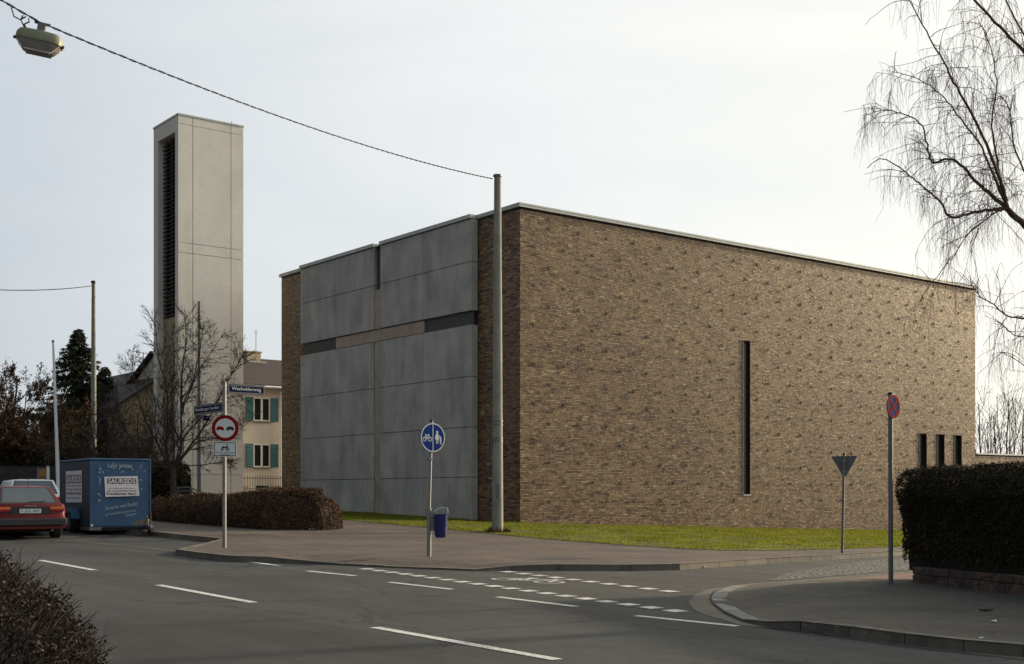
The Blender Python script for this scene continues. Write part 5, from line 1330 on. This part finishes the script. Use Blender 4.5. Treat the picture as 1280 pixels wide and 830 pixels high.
limbs = [
 (1.0, [(1348, 360), (1300, 300), (1280, 281), (1259, 261)], 0, -.3, .075, .052, 0),
 (1.0, [(1259, 261), (1254, 236), (1242, 202), (1217, 145), (1192, 102), (1178, 74), (1158, 40), (1134, -5)], -.3, -.9, .046, .008, 2),
 (1.0, [(1259, 261), (1235, 240), (1222, 229), (1200, 205), (1185, 199), (1165, 202), (1158, 176), (1151, 155), (1130, 143), (1107, 138), (1084, 143)], -.3, .5, .042, .006, 2),
 (1.0, [(1259, 261), (1232, 263), (1209, 268), (1188, 271), (1178, 256), (1160, 238), (1141, 223), (1120, 206), (1101, 198), (1084, 210)], -.3, -1.3, .036, .006, 2),
 (1.0, [(1252, 263), (1242, 267), (1230, 276), (1212, 290), (1195, 315), (1175, 341), (1162, 356), (1150, 376)], -.3, -.7, .016, .005, 1),
 (1.0, [(1255, 250), (1240, 214), (1225, 180), (1202, 150), (1180, 122), (1150, 100), (1118, 90)], -.3, .9, .03, .006, 2),
 (1.0, [(1340, 140), (1300, 84), (1280, 64), (1250, 34), (1219, 0), (1180, -50), (1150, -90)], 0, -.6, .05, .012, 2),
 (1.0, [(1259, 261), (1250, 225), (1244, 185), (1240, 150), (1246, 110), (1238, 60), (1225, 30)], -.3, .2, .032, .006, 2),
 (1.0, [(1350, 440), (1310, 405), (1280, 398), (1259, 395), (1242, 381), (1222, 368), (1214, 352)], 0, -.8, .03, .006, 1.6),
 (1.0, [(1340, 425), (1280, 422), (1262, 415), (1252, 404)], 0, -.4, .016, .006, 1),
 (1.0, [(1340, 120), (1290, 60), (1262, 10), (1230, -60)], 0, .8, .03, .01, 1.6),
 (1.0, [(1345, 320), (1300, 250), (1270, 190), (1262, 140), (1252, 120)], 0, -1.2, .03, .007, 1.5),
 (1.0, [(1348, 500), (1300, 470), (1270, 450), (1250, 440)], 0, -.5, .018, .005, 1.2),
]
XL = W(1084, 400, BD).x-O.x
def strand(p, L, r):
    if p.x < XL: return
    n = max(4, int(L/.07)); d = Vector((rg.uniform(-.5, .5), rg.uniform(-.5, .5), -.5)); path = [p.copy()]
    for i in range(n):
        d = (d*.75+Vector((rg.uniform(-.16, .16), rg.uniform(-.16, .16), -.42))).normalized(); p = p+d*(L/n); path.append(p.copy())
        if rg.random() < .33 and i > 0:
            e = (d+rnd_dir(rg)*.8); e.z -= .25; e.normalize(); l2 = rg.uniform(.06, .22); q1 = p+e*l2*.5; e2 = (e+Vector((0, 0, -.5))).normalized(); B_.tube([p, q1, q1+e2*l2*.5], [r*.75, r*.65, r*.5], 3, cap=False)
    B_.tube(path, [r*(1-.45*i/n) for i in range(n+1)], 3, cap=False)
def sub(p, d, L, r, dens):
    if p.x < XL: return
    if p.x < XL+.25: L *= .4
    n = max(5, int(L/.09)); path = [p.copy()]
    for i in range(n):
        d = (d+rnd_dir(rg)*.22+Vector((0, 0, -.07-.10*i/n))).normalized(); p = p+d*(L/n); path.append(p.copy())
        if rg.random() < .82*dens: strand(p, rg.uniform(.10, .50)*(1 if rg.random() < .93 else 1.8), rg.uniform(.0014, .0024))
        if rg.random() < .22 and L > .5: 
            e = (d+rnd_dir(rg)*.9).normalized(); sub(p, e, L*.45, r*.6, dens)
    B_.tube(path, [max(.0028, r*(1-.7*i/n)) for i in range(n+1)], 4, cap=False)
for (_, pts, d0, d1, r0, r1, dens) in limbs:
    pa = smooth_path(wpath(pts, BD+d0, BD+d1), 5, .010); n = len(pa)
    A_.tube(pa, [.82*(r0+(r1-r0)*(i/(n-1))**.6) for i in range(n)], 7)
    if not dens: continue
    Ls = 0
    for i in range(2, n):
        Ls += (pa[i]-pa[i-1]).length; d = (pa[i]-pa[i-1]).normalized()
        for _k in range(2):
            if rg.random() < .54*dens/2:
                e = (d*.6+rnd_dir(rg)*.9+Vector((0, 0, .15))).normalized(); sub(pa[i], e, rg.uniform(.3, .95)*(1.1-.3*i/n), .0055, .8)
    sub(pa[-1], d, .2, .004, 1)
A_.build('trunk', M['birch'], bt, smooth=True); B_.build('crown', M['birch'], bt)
print('birch twig verts', len(B_.v))
# tip of another branch coming in at the left edge near the lamp
# ================================================================== HEDGES
def hedge(name, label, path, width, h, base_h, seed, nleaf, ls, lmat, cmat, round_=.3, rough=.06, twigs=0, twl=.2, top_fn=None, under=0, er=None, endh=.82, endw=.25):
    """path: list of ground points (centre line of the front foot); body extends 'width' behind (left normal)"""
    r_ = np.random.default_rng(seed); b0 = path[0]
    t = thing(name, label, 'hedge', (b0.x, b0.y, b0.z))
    # sample surface of a rounded box swept along the path
    seg = [(path[i], path[i+1]) for i in range(len(path)-1)]; Ls = np.array([(b-a).to_2d().length for a, b in seg]); tot = Ls.sum()
    def frame(s):
        k = 0
        while k < len(seg)-1 and s > Ls[k]: s -= Ls[k]; k += 1
        a, b = seg[k]; u = s/Ls[k]; p = a+(b-a)*u; d = (b-a).to_2d().normalized(); return p, d, Vector((-d.y, d.x))
    def surf(s, v, ins=0.0):
        """v in 0..1 around section: 0 front foot, .35 front top, .65 back top, 1 back foot"""
        endf = 1.0
        e = min(s, tot-s)
        er_ = er or .35*min(width, 1.2)
        k = math.sqrt(max(0, 1-(1-min(1, e/er_))**2)) if e < er_ else 1.0
        hh = (top_fn(s) if top_fn else h)*(endh+(1-endh)*k)
        w = width*(endw+(1-endw)*k)
        # superellipse section
        a = math.pi*v; c, sn = math.cos(a), math.sin(a); ex = round_
        yy = -math.copysign(abs(c)**ex, c)*(w/2-ins); zz = base_h+(hh-base_h-ins)*abs(sn)**ex
        if under and sn < .35: yy *= 1-under*(1-sn/.35)
        p, d, nn = frame(s); off = width/2+yy
        return Vector((p.x+nn.x*off-b0.x, p.y+nn.y*off-b0.y, p.z-b0.z+zz))
    # perimeter-uniform section parameter
    vv_ = np.linspace(0, 1, 400); sec = [surf(tot*.5, float(q)) for q in vv_]; cl_ = np.concatenate([[0], np.cumsum([(sec[i+1]-sec[i]).length for i in range(399)])]); cl_ /= cl_[-1]
    even = lambda u: np.interp(u, cl_, vv_)
    # solid dark core, added inside the foliage to block light
    ns, nv = max(6, int(tot/.25)), 16; V = []
    for i in range(ns+1):
        s = tot*i/ns
        for j in range(nv+1):
            V.append(surf(s*(1-.0)+0, float(even(j/nv)), .10)+Vector(tuple(r_.normal(0, .02, 3))))
    Fq = []
    for i in range(ns):
        for j in range(nv): a = i*(nv+1)+j; Fq.append((a, a+1, a+nv+2, a+nv+1))
    Fq.append(tuple(range(nv+1))); Fq.append(tuple(ns*(nv+1)+j for j in reversed(range(nv+1))))
    fastmesh('opaque_core', np.array([tuple(v) for v in V]), Fq, cmat, t)
    # lumpy leaf shell
    S = r_.uniform(0, tot, nleaf); Vv = even(r_.uniform(0, 1, nleaf)); g = np.random.default_rng(seed+1).random((64, 64))
    C = np.empty((nleaf, 3)); lump = vnoise(S, Vv*4, .35, seed)*.6+vnoise(S, Vv*4, .13, seed+3)*.4
    for i in range(nleaf):
        p = surf(S[i], Vv[i], .09-rough*1.9*lump[i]-abs(r_.normal(0, rough*.35))); C[i] = (p.x, p.y, p.z)
    C += r_.normal(0, .012, (nleaf, 3))
    # ends
    for s0 in ((0.001, tot-.001) if endh > .3 else ()):
        m = int(nleaf*.07)+50; vv = even(r_.uniform(0, 1, m)); k = r_.uniform(0, 1, m)**.5; E = np.empty((m, 3)); mid = surf(s0, .5); foot, d, nn = frame(s0)
        cen = Vector((foot.x+nn.x*width/2-b0.x, foot.y+nn.y*width/2-b0.y, foot.z-b0.z+base_h))
        for i in range(m): p = surf(s0, vv[i]); p = cen+(p-cen)*k[i]; o_ = (1 if s0 > 1 else -1)*r_.uniform(0, .07); E[i] = (p.x+d.x*o_, p.y+d.y*o_, p.z)
        C = np.concatenate([C, E])
    leafmesh('foliage', C, ls[0], ls[1], lmat, t)
    if twigs:
        T = MB()
        for i in range(twigs):
            s = r_.uniform(0, tot); v = float(even(r_.beta(1.2, 1.2))); p = surf(s, v, .06); q0 = surf(s, .5, h*.5)
            d = (p-q0).normalized()+Vector(tuple(r_.normal(0, .45, 3))); d.normalize(); L = twl*r_.uniform(.4, 1.3)
            m = p+d*L*.5+Vector(tuple(r_.normal(0, L*.08, 3))); T.tube([p-d*.1, m, m+(d+Vector(tuple(r_.normal(0, .3, 3)))).normalized()*L*.5], [.004, .003, .0018], 3, cap=False)
        T.build('twigs', M['twig'], t)
    return t
# middle hedge in front of the tower
hp = [P(150, 650, .12), P(190, 651, .12), P(250, 656, .12), P(330, 662, .12), P(405, 663, .12), P(426, 661, .12), P(441, 658, .12)]
Hs = [CH+(HY-y)/F*(p.y+.6)-p.z for y, p in ((624, hp[0]), (620, hp[1]), (621, hp[2]), (613, hp[3]), (612, hp[4]), (619, hp[5]))]+[.38]
Lc = [0]
for a, b in zip(hp[:-1], hp[1:]): Lc.append(Lc[-1]+(b-a).to_2d().length)
print('hedge heights', Hs, Lc, [tuple(p) for p in hp])
hedge('low_hedge', 'low rounded brown hedge along the pavement below the bell tower', hp, 2.3, 1.2, .0, 101, 70000, (.02, .055), M['hedge_brown'], M['core_brown'], .75, .09, twigs=3500, twl=.17, er=1.9, endh=.12, endw=.1, top_fn=lambda s: float(np.interp(s, Lc, Hs)))
# right hedge on its stone plinth
e0 = P(1139.5, 727.5, .12); e1 = P(1290, 746, .12); dh = (e1-e0).to_2d().normalized(); far = e0+Vector((dh.x, dh.y, 0))*9; far.z = gz(far.x, far.y)+.12
plt_z = CH+(HY-708)/F*e0.y-e0.z
print('plinth', e0, e1, plt_z)
sw_ = thing('stone_plinth_wall', 'low sandstone block wall beneath the dark clipped hedge', 'wall', tuple(e0), math.atan2(dh.y, dh.x))
m_ = MB(); x = 0; rg2 = random.Random(5)
for row in range(2):
    x = 0.0
    while x < 9:
        L = rg2.uniform(.35, .7); zz0 = -.3 if row == 0 else plt_z*.48+.004; zz1 = plt_z*.48 if row == 0 else plt_z-.0; dy = rg2.uniform(-.012, .012)
        m_.box(x+.004, min(9, x+L)-.004, dy, .45, zz0, zz1+rg2.uniform(-.01, .0)); x += L
m_.box(.03, 8.9, .02, 2.2, -.3, plt_z-.03); m_.build('blocks', M['stone'], sw_, bevel=.015, seg=1)
hz0 = Vector((e0.x-.60*dh.x, e0.y-.60*dh.y, e0.z+plt_z)); nrm = Vector((-dh.y, dh.x, 0))
hA = hz0-nrm*.12; hB = far-nrm*.12; hB.z = hA.z-.02
hH = CH+(HY-585)/F*(e0.y+.5)-hA.z
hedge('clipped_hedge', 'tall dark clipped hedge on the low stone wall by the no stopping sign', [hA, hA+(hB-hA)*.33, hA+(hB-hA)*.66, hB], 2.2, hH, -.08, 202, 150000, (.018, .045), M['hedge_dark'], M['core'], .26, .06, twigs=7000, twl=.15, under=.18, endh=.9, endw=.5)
# bush in the bottom left corner
bp = [Vector((x, y, gz(x, y))) for x, y in ((-6.95, 8.7), (-5.25, 8.4), (-4.4, 7.7), (-3.72, 6.8), (-3.2, 5.4))]
hedge('brown_bush', 'twiggy reddish brown bush at the near roadside below the parked cars', bp, 1.3, 1.15, .0, 303, 60000, (.012, .028), island('bush_bits', [(0, (.010, .006, .004)), (.7, (.025, .015, .010)), (.98, (.042, .026, .018)), (1, (.22, .15, .14))], .85), M['core_brown'], .5, .10, twigs=9000, twl=.22, top_fn=lambda s: float(np.interp(s, [0, 1.7, 2.8, 3.9, 5.4], [1.12, 1.08, 1.02, .88, .68])))

# dark shrubs beyond cars
for i, (px, D, w, h, lab) in enumerate(((-60, 56, 4.2, 2.7, 'dense dark shrubbery under the brown trees at the street end'), (70, 60, 4.6, 2.6, 'dark evergreen shrubs behind the white flagpole'), (150, 58, 3.0, 1.9, 'dark shrubs between the blue trailer and the ochre house'))):
    a = W(px, 618, D); a.z = gz(a.x, a.y)-.1; b = a+Vector((w, .3, 0)); 
    hedge('shrubbery', lab, [a, a+(b-a)*.5, b], 1.8, h, 0, 400+i, 12000, (.05, .13), M['hedge_dark'], M['core'], .55, .2)

# ================================================================== SMALL LITTER
def litter(name, label, px, py, h, mk, mat):
    p = P(px, py, h); o = mk.build(name, mat); o.location = p; tag(o, label, name.replace('_', ' ')); return o
def scrap(w, d, hh, seed):
    r = random.Random(seed); m = MB(); n = 4; 
    for j in range(n):
        for i in range(n): m.v.append(Vector(((i/(n-1)-.5)*w+r.uniform(-.01, .01), (j/(n-1)-.5)*d, .008+r.random()*hh)))
    b = len(m.v)
    for v in list(m.v): m.v.append(v+Vector((0, 0, .002)))
    for j in range(n-1):
        for i in range(n-1):
            a = j*n+i; m.f += [(a, a+1, a+n+1, a+n), (b+a, b+a+n, b+a+n+1, b+a+1)]; m.m += [0, 0]
    return m
litter('paper_scrap', 'crumpled white paper lying at the foot of the low brown hedge', 391, 662.5, .125, scrap(.22, .1, .05, 1), M['white'])
litter('paper_scrap', 'tiny white scrap on the kerb edge below the give way sign', 878, 710.0, .01, scrap(.12, .08, .04, 2), M['white'])
litter('paper_scrap', 'white scrap on the grey corner pavement before the stone wall', 1243, 778, .125, scrap(.055, .05, .02, 3), M['white'])
litter('paper_scrap', 'smallest white scrap close to the corner kerb', 1226, 798.5, .125, scrap(.04, .04, .01, 4), M['white'])
m_ = MB().tube([(-.09, 0, .02), (-.03, .02, .014), (.04, -.01, .014), (.09, .01, .022)], [.012, .016, .015, .010], 6)
litter('dead_branch', 'short dark stick lying on the grey corner pavement', 1233, 764, .125, m_, M['bark'])
m_ = MB().tube([(-.15, 0, .01), (-.03, .015, .008), (.06, -.005, .01), (.15, .02, .012)], [.005, .006, .005, .003], 5)
litter('dry_stalk', 'thin tan stalk lying on the corner pavement beside the white scrap', 1249, 783, .125, m_, simple('straw', (.28, .2, .14), .9))
# leaf litter: dead leaves on pavements and in the gutter
n = 900; px = rng.uniform(230, 1270, n); out = []
pts = []
for i in range(n):
    if i < 500: p = P(rng.uniform(300, 1100), rng.uniform(682, 700), .125) if False else None
k = 0; C = []
for i in range(520):
    a = rng.uniform(215, 470); b = rng.uniform(664, 700) 
    p = P(a, 0.12*(a-215)+668+abs(rng.normal(0, 6)), .126)
    C.append(tuple(p))
for i in range(260):
    s_ = rng.uniform(0, 1); a = cr[0][0]+(cr[5][0]-cr[0][0])*s_; p = P(rng.uniform(1000, 1290), rng.uniform(745, 795), .128); C.append(tuple(p))
for i in range(160):
    a = rng.uniform(640, 1110); p = P(a, float(np.interp(a, [640, 850, 960, 1110], [712, 711.5, 704.5, 696]))+abs(rng.normal(0, 1)), .006); C.append(tuple(p))
for i in range(260):
    a = rng.uniform(460, 1110); p = P(a, float(np.interp(a, [437, 555, 700, 900, 1110], [650, 660, 674, 686, 682]))-abs(rng.normal(0, 3)), .19); C.append(tuple(p))
C = np.array(C); keep = np.ones(len(C), bool); m = len(C); s = rng.uniform(.012, .03, m)[:, None]; a = rng.uniform(0, 6.28, m); ux = np.stack([np.cos(a), np.sin(a), rng.normal(0, .2, m)], 1); uy = np.stack([-np.sin(a), np.cos(a), rng.normal(0, .2, m)], 1)
Vl = np.stack([C-ux*s, C-uy*s*.6, C+ux*s, C+uy*s*.6], 1).reshape(-1, 3)
Vl[:, 2] = np.maximum(Vl[:, 2], np.repeat(C[:, 2], 4)+.002)
tag(fastmesh('leaf_litter', Vl, np.arange(4*m).reshape(-1, 4), island('litter', [(0, (.05, .03, .018)), (.7, (.13, .085, .05)), (1, (.26, .2, .13))], .9)), 'scattered dead leaves and grit on the pavements and in the gutter', None, kind='stuff')

# ================================================================== LIGHT, SKY, CAMERA
EL, PHI = 14.0, 33.5      # sun elevation; azimuth from +x towards +y
sv = Vector((math.cos(R(PHI))*math.cos(R(EL)), math.sin(R(PHI))*math.cos(R(EL)), math.sin(R(EL))))
ld = bpy.data.lights.new('sun', 'SUN'); ld.energy = 5.0; ld.angle = R(2.0); ld.color = (1, .80, .54)
lo = bpy.data.objects.new('sun', ld); col.objects.link(lo); lo.rotation_euler = (-sv).to_track_quat('-Z', 'Y').to_euler()
wd = bpy.data.worlds.new('World'); sc.world = wd; wd.use_nodes = True; t = wd.node_tree; t.nodes.clear()
out = t.nodes.new('ShaderNodeOutputWorld'); bg = t.nodes.new('ShaderNodeBackground'); bg.inputs[1].default_value = .1
sky = t.nodes.new('ShaderNodeTexSky'); sky.sky_type = 'NISHITA'; sky.sun_disc = False; sky.sun_elevation = R(EL); sky.sun_rotation = R(90-PHI)
sky.dust_density = 2.0; sky.air_density = 1.2
tc_ = t.nodes.new('ShaderNodeTexCoord')
dp = t.nodes.new('ShaderNodeVectorMath'); dp.operation = 'DOT_PRODUCT'; dp.inputs[1].default_value = tuple(sv); t.links.new(tc_.outputs['Generated'], dp.inputs[0])
mr = node(t, 'ShaderNodeMapRange'); mr.inputs['From Min'].default_value = -.6; mr.inputs['From Max'].default_value = 1.0; t.links.new(dp.outputs['Value'], mr.inputs['Value'])
SKY = [(0.0, (2.7, 2.8, 3.0)), (.32, (3.7, 3.95, 4.3)), (.44, (5.2, 5.7, 6.2)), (.525, (7.05, 7.5, 7.95)), (.743, (9.65, 9.8, 9.75)), (.90, (11.2, 11.0, 10.3)), (.935, (22, 19.5, 15)), (.96, (38, 33, 24)), (1.0, (90, 76, 54))]
veil = ramp(t, mr.outputs[0], [(p, tuple(c/90 for c in cc)) for p, cc in SKY])
mul = t.nodes.new('ShaderNodeVectorMath'); mul.operation = 'SCALE'; mul.inputs['Scale'].default_value = 90.0; t.links.new(veil, mul.inputs[0])
mpc = t.nodes.new('ShaderNodeMapping'); mpc.inputs['Scale'].default_value = (1, 1, 3.5); mpc.inputs['Rotation'].default_value = (.2, .1, .4); t.links.new(tc_.outputs['Generated'], mpc.inputs[0])
cl = noise(t, mpc.outputs[0], 2.2, 6, .55, .6); cl2 = noise(t, mpc.outputs[0], 7, 5, .6, .4)
c1 = ramp(t, cl, [(.3, (.915, .935, .96)), (.7, (1.035, 1.03, 1.02))]); c2 = ramp(t, cl2, [(.3, (.98, .985, .99)), (.7, (1.015, 1.012, 1.01))])
cc = mixc(t, 1, mixc(t, 1, mul.outputs[0], c1, 'MULTIPLY'), c2, 'MULTIPLY')
mx = mixc(t, .88, sky.outputs[0], cc)
t.links.new(mx, bg.inputs[0]); t.links.new(bg.outputs[0], out.inputs[0])
cam = bpy.data.cameras.new('camera'); co = bpy.data.objects.new('camera', cam); col.objects.link(co); sc.camera = co
co.location = (0, 0, CH); co.rotation_euler = (R(90), 0, 0); cam.sensor_fit = 'HORIZONTAL'; cam.sensor_width = 36; cam.lens = 36*F/1280; cam.shift_y = (HY-415)/1280; cam.clip_end = 3000; cam.clip_start = .05
vs = sc.view_settings; vs.view_transform = 'Standard'; vs.look = 'None'; vs.gamma = 1; vs.exposure = 0; vs.use_curve_mapping = False
sc.render.engine = 'CYCLES'; sc.cycles.use_denoising = True; sc.cycles.max_bounces = 6; sc.cycles.use_adaptive_sampling = True; sc.cycles.adaptive_threshold = .02
